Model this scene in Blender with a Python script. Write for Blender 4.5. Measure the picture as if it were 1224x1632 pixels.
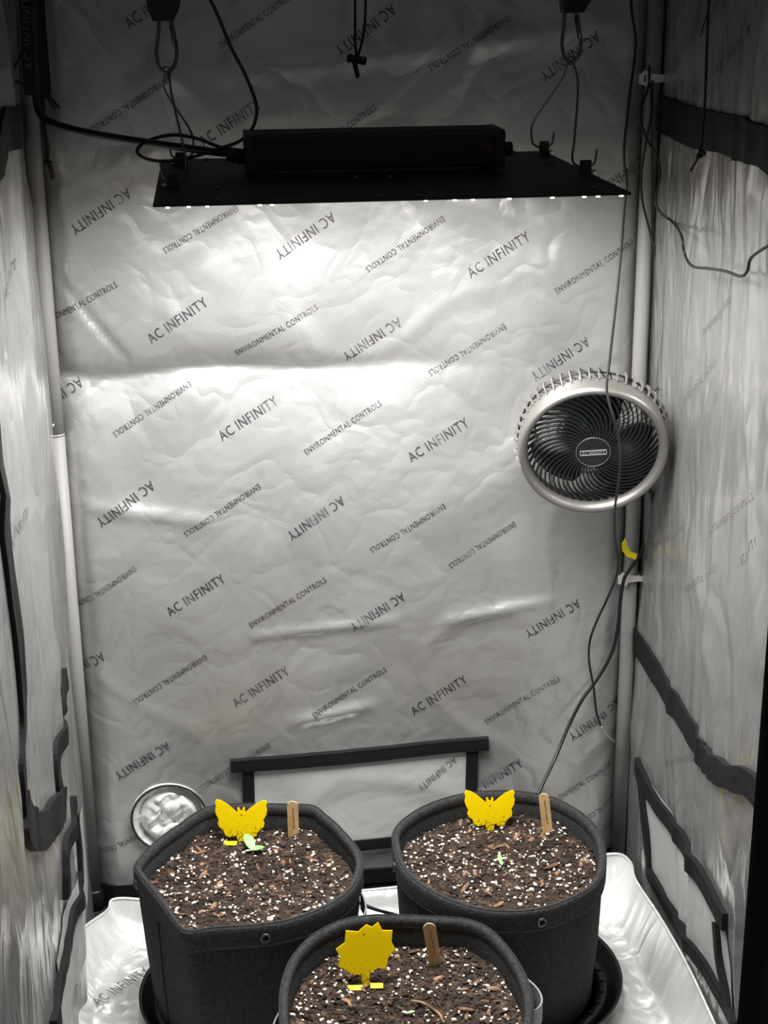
import bpy, bmesh, math, random
from mathutils import Vector, Matrix, noise

random.seed(7)
scene = bpy.context.scene
COL = scene.collection
for o in list(bpy.data.objects):
    bpy.data.objects.remove(o)

# ------------------------------------------------------------------ camera
IMG_W, IMG_H, FPX = 1224, 1632, 2452.0
YAW, PITCH, ROLL = math.radians(6.38), math.radians(18.97), math.radians(-0.61)
CAM = Vector((-0.202, -2.229, 1.419))
_f = Vector((math.sin(YAW) * math.cos(PITCH), math.cos(YAW) * math.cos(PITCH), -math.sin(PITCH)))
_r = Vector((math.cos(YAW), -math.sin(YAW), 0))
_u = _r.cross(_f)
CR = _r * math.cos(ROLL) + _u * math.sin(ROLL)
CU = -_r * math.sin(ROLL) + _u * math.cos(ROLL)
cam_data = bpy.data.cameras.new('camera')
cam_data.sensor_fit = 'VERTICAL'
cam_data.sensor_height = 24.0
cam_data.lens = FPX / IMG_H * 24.0
cam_data.clip_start = 0.02
cam = bpy.data.objects.new('camera', cam_data)
COL.objects.link(cam)
m = Matrix.Identity(4)
for i in range(3):
    m[i][0], m[i][1], m[i][2], m[i][3] = CR[i], CU[i], -_f[i], CAM[i]
cam.matrix_world = m
scene.camera = cam

# ------------------------------------------------------------------ world / exposure
world = bpy.data.worlds.new('dark_room')
scene.world = world
world.use_nodes = True
world.node_tree.nodes['Background'].inputs[0].default_value = (0.9, 0.95, 1.0, 1)
world.node_tree.nodes['Background'].inputs[1].default_value = 0.09
scene.view_settings.view_transform = 'Standard'
scene.view_settings.look = 'None'
scene.view_settings.gamma = 1.0
scene.view_settings.use_curve_mapping = False
scene.view_settings.exposure = 0.0
LAMP_WATTS = 18.0

# ------------------------------------------------------------------ measuring helpers
def ray(x, y):
    return _f + CR * ((x - 612) / FPX) - CU * ((y - 816) / FPX)
def atx(x, y, X):
    d = ray(x, y); return CAM + d * ((X - CAM.x) / d.x)
def aty(x, y, Y):
    d = ray(x, y); return CAM + d * ((Y - CAM.y) / d.y)
def atz(x, y, Z):
    d = ray(x, y); return CAM + d * ((Z - CAM.z) / d.z)

# ------------------------------------------------------------------ materials
MATS = {}
def ramp(nt, fac, stops):
    r = nt.nodes.new('ShaderNodeValToRGB')
    el = r.color_ramp.elements
    while len(el) < len(stops):
        el.new(0.5)
    for e, (p, c) in zip(el, stops):
        e.position = p
        e.color = (c[0], c[1], c[2], 1)
    nt.links.new(fac, r.inputs[0])
    return r.outputs[0]

def mat(name, color=(0.5, 0.5, 0.5), rough=0.5, metal=0.0, stops=None, nscale=20.0, ndetail=4.0,
        bump=0.0, bscale=80.0, bdist=0.002, stretch=None, spec=0.5, emis=None, estr=0.0, trans=0.0, coat=0.0):
    if name in MATS:
        return MATS[name]
    M = bpy.data.materials.new(name)
    M.use_nodes = True
    nt = M.node_tree
    b = nt.nodes['Principled BSDF']
    b.inputs['Base Color'].default_value = (*color, 1)
    b.inputs['Roughness'].default_value = rough
    b.inputs['Metallic'].default_value = metal
    b.inputs['Specular IOR Level'].default_value = spec
    b.inputs['Transmission Weight'].default_value = trans
    b.inputs['Coat Weight'].default_value = coat
    tc = nt.nodes.new('ShaderNodeTexCoord')
    vec = tc.outputs['Object']
    if stretch:
        mp = nt.nodes.new('ShaderNodeMapping')
        mp.inputs['Scale'].default_value = stretch
        nt.links.new(vec, mp.inputs[0])
        vec = mp.outputs[0]
    if stops:
        n = nt.nodes.new('ShaderNodeTexNoise')
        n.inputs['Scale'].default_value = nscale
        n.inputs['Detail'].default_value = ndetail
        nt.links.new(vec, n.inputs['Vector'])
        nt.links.new(ramp(nt, n.outputs[0], stops), b.inputs['Base Color'])
    if bump:
        n2 = nt.nodes.new('ShaderNodeTexNoise')
        n2.inputs['Scale'].default_value = bscale
        n2.inputs['Detail'].default_value = 3
        nt.links.new(vec, n2.inputs['Vector'])
        bp = nt.nodes.new('ShaderNodeBump')
        bp.inputs['Strength'].default_value = bump
        bp.inputs['Distance'].default_value = bdist
        nt.links.new(n2.outputs[0], bp.inputs['Height'])
        nt.links.new(bp.outputs[0], b.inputs['Normal'])
    if emis:
        b.inputs['Emission Color'].default_value = (*emis, 1)
        b.inputs['Emission Strength'].default_value = estr
    MATS[name] = M
    return M

def mylar(name, axes, base=0.66, metal=0.6, rough=0.42, weave=1.0, streak=None, crumple=1.0, film=False):
    """reflective silver film on woven backing: fine diagonal weave, crinkles, slight scuffs"""
    M = bpy.data.materials.new(name)
    M.use_nodes = True
    nt = M.node_tree
    N, L = nt.nodes, nt.links
    b = N['Principled BSDF']
    tc = N.new('ShaderNodeTexCoord')
    sep = N.new('ShaderNodeSeparateXYZ')
    L.new(tc.outputs['Object'], sep.inputs[0])
    cmb = N.new('ShaderNodeCombineXYZ')
    L.new(sep.outputs[axes[0]], cmb.inputs[0])
    L.new(sep.outputs[axes[1]], cmb.inputs[1])
    vec = cmb.outputs[0]
    def noisetex(scale, detail, distortion=0.0, st=None, rough_=0.5):
        v = vec
        if st:
            mp = N.new('ShaderNodeMapping')
            mp.inputs['Scale'].default_value = st
            L.new(vec, mp.inputs[0])
            v = mp.outputs[0]
        n = N.new('ShaderNodeTexNoise')
        n.inputs['Scale'].default_value = scale
        n.inputs['Detail'].default_value = detail
        n.inputs['Distortion'].default_value = distortion
        n.inputs['Roughness'].default_value = rough_
        L.new(v, n.inputs['Vector'])
        return n.outputs[0]
    scuff = noisetex(5.0, 6.0, 0.6)
    col = ramp(nt, scuff, [(0.3, (base * 0.86, base * 0.86, base * 0.85)), (0.7, (base * 1.08, base * 1.08, base * 1.065))])
    if weave:
        mp = N.new('ShaderNodeMapping')
        mp.inputs['Rotation'].default_value = (0, 0, math.radians(38))
        L.new(vec, mp.inputs[0])
        w = N.new('ShaderNodeTexWave')
        w.inputs['Scale'].default_value = 90.0
        w.inputs['Distortion'].default_value = 0.4
        w.inputs['Detail'].default_value = 0
        L.new(mp.outputs[0], w.inputs['Vector'])
        wr = ramp(nt, w.outputs['Fac'], [(0.25, (1 - 0.2 * weave,) * 3), (0.75, (1.0, 1.0, 1.0))])
        mx = N.new('ShaderNodeMix')
        mx.data_type = 'RGBA'
        mx.blend_type = 'MULTIPLY'
        mx.inputs[0].default_value = 1.0
        L.new(col, mx.inputs[6])
        L.new(wr, mx.inputs[7])
        col = mx.outputs[2]
    L.new(col, b.inputs['Base Color'])
    b.inputs['Metallic'].default_value = metal
    rr = N.new('ShaderNodeMapRange')
    rr.inputs['To Min'].default_value = rough - 0.1
    rr.inputs['To Max'].default_value = rough + 0.12
    L.new(noisetex(9.0, 4.0), rr.inputs[0])
    L.new(rr.outputs[0], b.inputs['Roughness'])
    if film:        # clear film over the metal layer: faint interference colours
        tf = N.new('ShaderNodeMapRange')
        tf.inputs['To Min'].default_value = 260.0
        tf.inputs['To Max'].default_value = 720.0
        L.new(noisetex(16.0, 3.0, 0.0, (0.35, 1.0, 1.0)), tf.inputs[0])
        L.new(tf.outputs[0], b.inputs['Thin Film Thickness'])
        b.inputs['Thin Film IOR'].default_value = 1.5
    # crinkles
    st = streak or (1, 1, 1)
    b1 = N.new('ShaderNodeBump')
    b1.inputs['Strength'].default_value = 0.32 * crumple
    b1.inputs['Distance'].default_value = 0.012
    L.new(noisetex(8.0, 4.0, 0.15, st), b1.inputs['Height'])
    def creases(scale, detail, width):           # sharp fold lines where the noise crosses its middle
        n = noisetex(scale, detail, 0.3, streak)
        m1 = N.new('ShaderNodeMath'); m1.operation = 'SUBTRACT'; m1.inputs[1].default_value = 0.5
        L.new(n, m1.inputs[0])
        m2 = N.new('ShaderNodeMath'); m2.operation = 'ABSOLUTE'
        L.new(m1.outputs[0], m2.inputs[0])
        m3 = N.new('ShaderNodeMath'); m3.operation = 'MINIMUM'; m3.inputs[1].default_value = width
        L.new(m2.outputs[0], m3.inputs[0])
        m4 = N.new('ShaderNodeMath'); m4.operation = 'MULTIPLY'; m4.inputs[1].default_value = 1.0 / width
        L.new(m3.outputs[0], m4.inputs[0])
        return m4.outputs[0]
    ad = N.new('ShaderNodeMath'); ad.operation = 'MULTIPLY_ADD'; ad.inputs[1].default_value = 0.5
    L.new(creases(13.0, 2.0, 0.10), ad.inputs[0])
    L.new(creases(5.0, 3.0, 0.06), ad.inputs[2])
    b2 = N.new('ShaderNodeBump')
    b2.inputs['Strength'].default_value = 0.3 * crumple
    b2.inputs['Distance'].default_value = 0.006
    L.new(ad.outputs[0], b2.inputs['Height'])
    L.new(b1.outputs[0], b2.inputs['Normal'])
    L.new(b2.outputs[0], b.inputs['Normal'])
    MATS[name] = M
    return M

mylar('mylar_back', (0, 2), base=0.50, metal=0.55, rough=0.33, crumple=0.65, film=True)
mylar('mylar_side', (1, 2), base=0.47, metal=0.75, rough=0.26, weave=0.25, streak=(1.2, 0.42, 1), crumple=1.3)
mylar('mylar_tray', (0, 1), base=0.86, metal=0.4, rough=0.33, weave=0.0, crumple=2.0)
mylar('mylar_roof', (0, 1), base=0.85, metal=0.3, rough=0.4, weave=0.0)
mylar('mylar_sleeve', (0, 2), base=0.92, metal=0.3, rough=0.33, weave=0.0, crumple=1.6)
mylar('flap_grey', (0, 2), base=0.55, metal=0.15, rough=0.5, weave=0.0, crumple=0.35)
mylar('flap_grey_side', (1, 2), base=0.40, metal=0.15, rough=0.5, weave=0.0, crumple=0.5)
mat('print_ink', (0.05, 0.045, 0.055), 0.6, stops=[(0.50, (0.03, 0.026, 0.034)), (0.72, (0.18, 0.175, 0.18))], nscale=26, ndetail=5)
mat('print_ink_faint', (0.16, 0.155, 0.15), 0.5)
mat('black_tape', (0.006, 0.006, 0.0065), 0.7, spec=0.25, bump=0.5, bscale=350, bdist=0.001)
mat('black_canvas', (0.008, 0.008, 0.009), 0.8, bump=0.3, bscale=400, bdist=0.001)
mat('pole_grey', (0.26, 0.255, 0.25), 0.55, 0.0, stops=[(0.35, (0.22, 0.217, 0.21)), (0.7, (0.28, 0.276, 0.27))], nscale=6, stretch=(1, 1, 0.1))
mat('steel', (0.55, 0.54, 0.52), 0.3, 0.9)
mat('dark_steel', (0.16, 0.155, 0.15), 0.4, 0.8)
mat('lamp_black', (0.010, 0.010, 0.011), 0.5, 0.2)
mat('driver_black', (0.007, 0.007, 0.008), 0.45)
mat('driver_trim', (0.022, 0.022, 0.022), 0.5)
mat('sticker_red', (0.08, 0.018, 0.012), 0.5)
mat('led_white', (0.9, 0.85, 0.7), 0.4, emis=(1.0, 0.86, 0.62), estr=14.0)
mat('cable_black', (0.010, 0.010, 0.011), 0.42)
mat('cord_black', (0.012, 0.011, 0.011), 0.75, bump=0.6, bscale=600, bdist=0.001)
mat('strap_black', (0.006, 0.006, 0.007), 0.75)
mat('ratchet_black', (0.006, 0.009, 0.008), 0.4)
mat('strap_print', (0.13, 0.13, 0.125), 0.6)
mat('velcro_white', (0.75, 0.72, 0.68), 0.7, bump=0.4, bscale=500, bdist=0.001)
mat('tag_yellow', (1.0, 0.82, 0.005), 0.45)
mat('tag_ink', (0.12, 0.10, 0.01), 0.6)
mat('fan_silver', (0.27, 0.26, 0.245), 0.40, 0.7, bump=0.05, bscale=900, bdist=0.0005)
mat('fan_black', (0.010, 0.012, 0.013), 0.38)
mat('fan_rib_grey', (0.20, 0.195, 0.185), 0.42, 0.4)
mat('fan_blade', (0.006, 0.008, 0.009), 0.35)
mat('fan_print', (0.42, 0.42, 0.42), 0.5)
mat('felt', (0.018, 0.018, 0.019), 0.95, stops=[(0.35, (0.011, 0.011, 0.0115)), (0.65, (0.026, 0.026, 0.027))], nscale=160, ndetail=5, bump=0.8, bscale=420, bdist=0.002)
mat('felt_hem', (0.024, 0.024, 0.025), 0.95, stops=[(0.35, (0.015, 0.015, 0.0155)), (0.65, (0.036, 0.036, 0.037))], nscale=180, ndetail=5, bump=0.8, bscale=420, bdist=0.002)
mat('stitch', (0.06, 0.06, 0.06), 0.8)
mat('strap_grey', (0.26, 0.26, 0.265), 0.7)
mat('grommet', (0.13, 0.125, 0.115), 0.38, 0.85)
mat('soil', (0.07, 0.045, 0.03), 0.95, stops=[(0.34, (0.009, 0.005, 0.004)), (0.52, (0.034, 0.020, 0.013)), (0.70, (0.085, 0.052, 0.033))], nscale=95, ndetail=6, bump=1.0, bscale=180, bdist=0.006)
mat('soil_clod', (0.09, 0.055, 0.035), 0.95, stops=[(0.34, (0.010, 0.006, 0.0045)), (0.52, (0.046, 0.027, 0.018)), (0.68, (0.14, 0.088, 0.056))], nscale=70, ndetail=3, bump=0.7, bscale=300, bdist=0.002)
mat('bark', (0.25, 0.14, 0.08), 0.9, stops=[(0.35, (0.11, 0.06, 0.035)), (0.65, (0.34, 0.20, 0.12))], nscale=60)
mat('perlite', (0.84, 0.78, 0.64), 0.8)
mat('wood', (0.66, 0.42, 0.2), 0.6, stops=[(0.35, (0.58, 0.36, 0.16)), (0.65, (0.74, 0.50, 0.25))], nscale=40, stretch=(6, 6, 0.4))
mat('pencil', (0.20, 0.11, 0.04), 0.8)
mat('leaf', (0.22, 0.52, 0.16), 0.45, stops=[(0.3, (0.20, 0.48, 0.14)), (0.7, (0.34, 0.62, 0.24))], nscale=120)
mat('leaf_pale', (0.55, 0.68, 0.42), 0.5)
mat('stem_green', (0.35, 0.5, 0.22), 0.5)
mat('saucer_black', (0.012, 0.012, 0.013), 0.4)
mat('ring_edge', (0.02, 0.02, 0.02), 0.7)

def sticky_mat():
    M = bpy.data.materials.new('sticky_yellow')
    M.use_nodes = True
    nt = M.node_tree
    N, L = nt.nodes, nt.links
    b = N['Principled BSDF']
    tc = N.new('ShaderNodeTexCoord')
    v = N.new('ShaderNodeTexNoise')
    v.inputs['Scale'].default_value = 260
    v.inputs['Detail'].default_value = 4
    L.new(tc.outputs['Object'], v.inputs['Vector'])
    sep = N.new('ShaderNodeSeparateXYZ')
    L.new(tc.outputs['Object'], sep.inputs[0])
    mr = N.new('ShaderNodeMapRange')        # soil splashes stick mostly low on the card
    mr.inputs['From Min'].default_value = 0.004
    mr.inputs['From Max'].default_value = 0.042
    mr.inputs['To Min'].default_value = 0.10
    mr.inputs['To Max'].default_value = -0.16
    L.new(sep.outputs[2], mr.inputs[0])
    ad = N.new('ShaderNodeMath')
    ad.operation = 'ADD'
    L.new(v.outputs[0], ad.inputs[0])
    L.new(mr.outputs[0], ad.inputs[1])
    c = ramp(nt, ad.outputs[0], [(0.555, (1.0, 0.80, 0.001)), (0.66, (0.45, 0.32, 0.01))])
    L.new(c, b.inputs['Base Color'])
    b.inputs['Roughness'].default_value = 0.3
    tr = N.new('ShaderNodeBsdfTranslucent')
    L.new(c, tr.inputs[0])
    ms = N.new('ShaderNodeMixShader')
    ms.inputs[0].default_value = 0.5
    L.new(b.outputs[0], ms.inputs[1])
    L.new(tr.outputs[0], ms.inputs[2])
    L.new(ms.outputs[0], N['Material Output'].inputs[0])
    MATS['sticky_yellow'] = M
sticky_mat()

# ------------------------------------------------------------------ object helpers
def offset_of(o):
    v = Vector((0, 0, 0))
    while o is not None:
        v = v + o.location
        o = o.parent
    return v

def obj(name, verts, faces, material, parent=None, smooth=True, local=False):
    if parent is not None and not local:
        off = offset_of(parent)
        verts = [Vector(v) - off for v in verts]
    me = bpy.data.meshes.new(name)
    me.from_pydata([tuple(v) for v in verts], [], faces)
    me.materials.append(MATS[material])
    if smooth:
        me.polygons.foreach_set('use_smooth', [True] * len(me.polygons))
    me.update()
    o = bpy.data.objects.new(name, me)
    COL.objects.link(o)
    if parent is not None:
        o.parent = parent
    return o

def tag(o, label=None, cat=None, group=None, kind=None):
    if label: o['label'] = label
    if cat: o['category'] = cat
    if group: o['group'] = group
    if kind: o['kind'] = kind
    return o

def thing(name, loc, label, cat, group=None, rot=None):
    o = bpy.data.objects.new(name, None)
    o.empty_display_size = 0.02
    COL.objects.link(o)
    o.location = loc
    if rot is not None:
        o.rotation_euler = rot.to_euler()
    return tag(o, label, cat, group)

class MB:
    """collects geometry for one mesh"""
    def __init__(s):
        s.v, s.f = [], []
    def add(s, v, f):
        n = len(s.v)
        s.v += [Vector(p) for p in v]
        s.f += [tuple(i + n for i in q) for q in f]
        return s
    def tf(s, M):
        s.v = [M @ p for p in s.v]
        return s
    def build(s, name, material, parent=None, smooth=True, local=False):
        return obj(name, s.v, s.f, material, parent, smooth, local)

def catmull(pts, n=8, closed=False):
    pts = [Vector(p) for p in pts]
    out = []
    N = len(pts)
    rng = range(N) if closed else range(N - 1)
    for i in rng:
        p1, p2 = pts[i], pts[(i + 1) % N]
        p0 = pts[(i - 1) % N] if closed or i > 0 else p1 * 2 - p2
        p3 = pts[(i + 2) % N] if closed or i + 2 < N else p2 * 2 - p1
        for k in range(n):
            t = k / n
            out.append(0.5 * ((2 * p1) + (p2 - p0) * t + (2 * p0 - 5 * p1 + 4 * p2 - p3) * t * t + (3 * p1 - p0 - 3 * p2 + p3) * t ** 3))
    if not closed:
        out.append(pts[-1])
    return out

def tube(pts, r, n=8, closed=False):
    """r: number or list per point"""
    pts = [Vector(p) for p in pts]
    N = len(pts)
    rs = r if isinstance(r, (list, tuple)) else [r] * N
    v, f = [], []
    up = None
    for i in range(N):
        a = pts[i - 1] if (i > 0 or closed) else pts[i]
        b = pts[(i + 1) % N] if (i < N - 1 or closed) else pts[i]
        t = (b - a)
        if t.length < 1e-9: t = Vector((0, 0, 1))
        t.normalize()
        if up is None:
            up = t.orthogonal().normalized()
        else:
            up = (up - t * up.dot(t))
            if up.length < 1e-6: up = t.orthogonal()
            up.normalize()
        w = t.cross(up)
        for k in range(n):
            a_ = 2 * math.pi * k / n
            v.append(pts[i] + (up * math.cos(a_) + w * math.sin(a_)) * rs[i])
    for i in range(N if closed else N - 1):
        j = (i + 1) % N
        for k in range(n):
            k2 = (k + 1) % n
            f.append((i * n + k, i * n + k2, j * n + k2, j * n + k))
    if not closed:
        f.append(tuple(range(n - 1, -1, -1)))
        f.append(tuple((N - 1) * n + k for k in range(n)))
    return v, f

def lathe(profile, n=48, closed=False, frame=None):
    """profile of (r, z), revolved about z"""
    v, f = [], []
    P = len(profile)
    for r, z in profile:
        for k in range(n):
            a = 2 * math.pi * k / n
            v.append(Vector((r * math.cos(a), r * math.sin(a), z)))
    for i in range(P if closed else P - 1):
        j = (i + 1) % P
        for k in range(n):
            k2 = (k + 1) % n
            f.append((i * n + k, i * n + k2, j * n + k2, j * n + k))
    if not closed:
        f.append(tuple(range(n - 1, -1, -1)))
        f.append(tuple((P - 1) * n + k for k in range(n)))
    if frame is not None:
        v = [frame @ p for p in v]
    return v, f

def box(c, s, bevel=0.0, frame=None):
    bm = bmesh.new()
    bmesh.ops.create_cube(bm, size=1.0)
    for q in bm.verts:
        q.co = Vector((q.co.x * s[0], q.co.y * s[1], q.co.z * s[2]))
    if bevel:
        bmesh.ops.bevel(bm, geom=bm.edges[:], offset=bevel, segments=2, affect='EDGES', profile=0.6)
    bm.verts.index_update()
    v = [q.co.copy() + Vector(c) for q in bm.verts]
    f = [tuple(q.index for q in p.verts) for p in bm.faces]
    bm.free()
    if frame is not None:
        v = [frame @ p for p in v]
    return v, f

def prism(poly, th):
    """outline in local x,z extruded along y, chamfered rim"""
    n = len(poly)
    cx = sum(p[0] for p in poly) / n
    cz = sum(p[1] for p in poly) / n
    v = []
    for y, s in ((-th / 2, 0.985), (-th / 4, 1.0), (th / 4, 1.0), (th / 2, 0.985)):
        for p in poly:
            v.append(Vector((cx + (p[0] - cx) * s, y, cz + (p[1] - cz) * s)))
    f = []
    for L in range(3):
        for i in range(n):
            j = (i + 1) % n
            f.append((L * n + i, L * n + j, (L + 1) * n + j, (L + 1) * n + i))
    f.append(tuple(range(n - 1, -1, -1)))
    f.append(tuple(3 * n + i for i in range(n)))
    return v, f

def nz(x, y=0.0, z=0.0):
    return noise.noise(Vector((x, y, z)))

_textcache = {}
def text_mesh(s):
    """lettering as flat polygons, x 0..1 along the line, y -0.5..0.5 across the capitals"""
    if s in _textcache:
        return _textcache[s]
    cu = bpy.data.curves.new('txt', 'FONT')
    cu.body = s
    cu.resolution_u = 2
    cu.space_character = 1.12
    t = bpy.data.objects.new('txt', cu)
    COL.objects.link(t)
    bpy.context.view_layer.update()
    ev = t.evaluated_get(bpy.context.evaluated_depsgraph_get())
    me = ev.to_mesh()
    v = [q.co.copy() for q in me.vertices]
    f = [tuple(p.vertices) for p in me.polygons]
    ev.to_mesh_clear()
    bpy.data.objects.remove(t)
    bpy.data.curves.remove(cu)
    x0, x1 = min(p.x for p in v), max(p.x for p in v)
    y0, y1 = min(p.y for p in v), max(p.y for p in v)
    v = [((p.x - x0) / (x1 - x0), (p.y - y0) / (y1 - y0) - 0.5) for p in v]
    _textcache[s] = (v, f)
    return v, f

# ------------------------------------------------------------------ the tent shell
HW, DEPTH, TOP = 0.45, 0.90, 1.83

def crease(x, z, x0, z0, x1, z1, w, a):
    """soft ridge of height a along a segment"""
    dx, dz = x1 - x0, z1 - z0
    L2 = dx * dx + dz * dz
    t = max(0.0, min(1.0, ((x - x0) * dx + (z - z0) * dz) / L2))
    d = math.hypot(x - x0 - t * dx, z - z0 - t * dz)
    return a * math.exp(-(d / w) ** 2) * (math.sin(math.pi * min(1, max(0, t * 0.9 + 0.05))) ** 0.5)

def back_d(x, z):
    d = 0.009 * nz(x * 3, z * 3, 1.3) + 0.0065 * nz(x * 6.5, z * 5.5, 5.1) + 0.0014 * nz(x * 19, z * 16, 9.7)
    n = nz(x * 4.2 + 0.3 * nz(x * 6, z * 6, 2), z * 4.6, 12.5)
    d += 0.0028 * max(0.0, 1 - abs(n) * 7)
    if abs(x) < 0.5:
        s = z - (0.885 + 0.012 * nz(x * 7, 3.3))            # long horizontal tuck
        k = 0.5 - 0.5 * math.tanh((x - 0.12) * 12)
        d -= k * 0.032 * math.exp(-abs(s) / (0.026 + 0.05 * math.exp(-((x - 0.04) / 0.07) ** 2) if s > 0 else 0.085))
        pass
    d += crease(x, z, -0.40, 0.80 - 0.11, -0.22, 0.655, 0.012, 0.006)
    d += crease(x, z, -0.16, 0.465, 0.06, 0.48, 0.007, 0.005)
    d += crease(x, z, 0.14, 0.475, 0.30, 0.50, 0.008, 0.006)
    d += crease(x, z, -0.10, 0.315, 0.02, 0.335, 0.009, 0.007)
    d += crease(x, z, -0.42, 1.04, -0.33, 0.91, 0.007, -0.007)
    d += crease(x, z, 0.10, 0.62, 0.34, 0.80, 0.05, 0.010)
    d += crease(x, z, -0.25, 1.30, 0.34, 1.36, 0.02, 0.007)
    e = min(1.0, max(0.0, (0.452 - abs(x)) / 0.06))
    return max(0.0, d + 0.034) * e * e * (3 - 2 * e)

def side_d(y, z, seed):
    d = 0.010 * nz(y * 3.2, z * 2.2, seed) + 0.005 * nz(y * 10, z * 2.6, seed + 4) + 0.0022 * nz(y * 26, z * 5, seed + 8)
    n = nz(y * 6 + 0.4 * nz(y * 5, z * 5, seed), z * 2.4, seed + 2.5)
    d += 0.005 * max(0.0, 1 - abs(n) * 6)
    if seed < 30:       # right wall: a vertical fold and a bulge in front of it
        d += 0.010 * math.exp(-abs(y + 0.40 + 0.015 * nz(z * 4, 1.1)) / 0.02)
        d += 0.006 * math.tanh((-(y + 0.42)) * 30)
    else:
        d += 0.012 * math.exp(-((y + 0.30 + 0.03 * nz(z * 3, 2.2)) / 0.03) ** 2)
    k = min(1.0, max(0.0, (-y) / 0.06))
    return (d + 0.010) * k

def back_pt(u, v, off=0.0):
    return Vector((u, -back_d(u, v) - off, v))
def right_pt(u, v, off=0.0):          # u = y
    return Vector((HW - side_d(u, v, 20.0) - off, u, v))
def left_pt(u, v, off=0.0):
    return Vector((-HW + side_d(u, v, 40.0) + off, u, v))

def sheet(name, fn, u0, u1, v0, v1, nu, nv, material, parent=None, off=0.0):
    v = [fn(u0 + (u1 - u0) * i / nu, v0 + (v1 - v0) * j / nv, off) for j in range(nv + 1) for i in range(nu + 1)]
    f = [(j * (nu + 1) + i, j * (nu + 1) + i + 1, (j + 1) * (nu + 1) + i + 1, (j + 1) * (nu + 1) + i) for j in range(nv) for i in range(nu)]
    return obj(name, v, f, material, parent)

wall_back = tag(sheet('wall_back', back_pt, -HW, HW, 0.0, TOP, 170, 300, 'mylar_back'),
                'silver reflective woven back wall with diagonal black print', kind='structure')
wall_right = tag(sheet('wall_right', right_pt, -DEPTH, 0.0, 0.0, TOP, 150, 240, 'mylar_side'),
                 'wrinkled silver right side wall behind the clip fan', kind='structure')
wall_left = tag(sheet('wall_left', left_pt, -1.25, 0.0, 0.0, TOP, 200, 240, 'mylar_side'),
                'wrinkled silver left side wall at the picture edge', kind='structure')
v, f = box((0, -DEPTH / 2, TOP + 0.002), (2 * HW, DEPTH, 0.004))
tag(obj('ceiling', v, f, 'mylar_roof', smooth=False), 'silver tent roof above the lamp', kind='structure')
v, f = box((0, -DEPTH / 2, -0.004), (2 * HW, DEPTH, 0.008))
tag(obj('floor', v, f, 'black_canvas', smooth=False), 'black tent floor under the silver tray', kind='structure')

# front corner strip beside the zipped opening, seen from its black outer side
wf = MB()
n = 40
for k in range(n + 1):
    z = TOP * k / n
    wf.v += [Vector((0.3213, -DEPTH - 0.004, z)), Vector((HW + 0.01, -DEPTH - 0.004, z)),
             Vector((HW + 0.01, -DEPTH, z)), Vector((0.3213, -DEPTH, z))]
for k in range(n):
    for q in range(4):
        wf.f.append((k * 4 + q, k * 4 + (q + 1) % 4, k * 4 + 4 + (q + 1) % 4, k * 4 + 4 + q))
wall_front = tag(wf.build('wall_front', 'black_canvas', smooth=False), 'black outer strip of the tent front at the right edge', kind='structure')
zt = MB()
for k in range(n + 1):
    z = TOP * k / n
    for dx, dy in ((0, -0.0045), (0.004, -0.0085), (0.022, -0.0085), (0.025, -0.0045)):
        zt.v.append(Vector((0.3195 + dx, -DEPTH + dy, z)))
for k in range(n):
    for q in range(3):
        zt.f.append((k * 4 + q, k * 4 + q + 1, k * 4 + q + 5, k * 4 + q + 4))
zt.build('zip_tape', 'black_tape', wall_front)

# --- tapes, flaps
def strip(name, fn, path, width, parent, material='black_tape', off=0.003, th=0.001, wave=0.0, sub=10):
    off = min(off, 0.007) if wave else off
    """flat band sewn on a wall along a path of (u, v)"""
    pts = catmull([Vector((a, b, 0)) for a, b in path], sub)
    mb = MB()
    N = len(pts)
    for i, p in enumerate(pts):
        a = pts[max(0, i - 1)]
        b = pts[min(N - 1, i + 1)]
        t = (b - a).normalized()
        nn = Vector((-t.y, t.x, 0))
        wv = width * (1 + wave * nz(i * 0.13, width * 50))
        for s, o2 in ((-0.5, 0.0), (-0.5, off + th), (-0.17, off + th * 1.25), (0.17, off + th), (0.5, off + th), (0.5, 0.0)):
            q = p + nn * (s * wv)
            mb.v.append(fn(q.x, q.y, o2 + (wave * 0.006 * (nz(i * 0.12, s * 3, 7) + 0.5) if o2 else 0)))
    K = 6
    for i in range(N - 1):
        for k in range(K - 1):
            mb.f.append((i * K + k, i * K + k + 1, i * K + K + k + 1, i * K + K + k))
    mb.f.append(tuple(range(K)))
    mb.f.append(tuple((N - 1) * K + k for k in range(K - 1, -1, -1)))
    return mb.build(name, material, parent, smooth=False)

def bu(x, y):
    p = aty(x, y, -0.006); return (p.x, p.z)
def ru(x, y):
    X = HW - 0.01
    for _ in range(8):
        p = atx(x, y, X)
        X = 0.5 * X + 0.5 * right_pt(min(0.0, p.y), p.z).x
    return (p.y, p.z)
def lu(x, y):
    X = -HW + 0.01
    for _ in range(8):
        p = atx(x, y, X)
        X = 0.5 * X + 0.5 * left_pt(min(0.0, p.y), p.z).x
    return (p.y, p.z)

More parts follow.
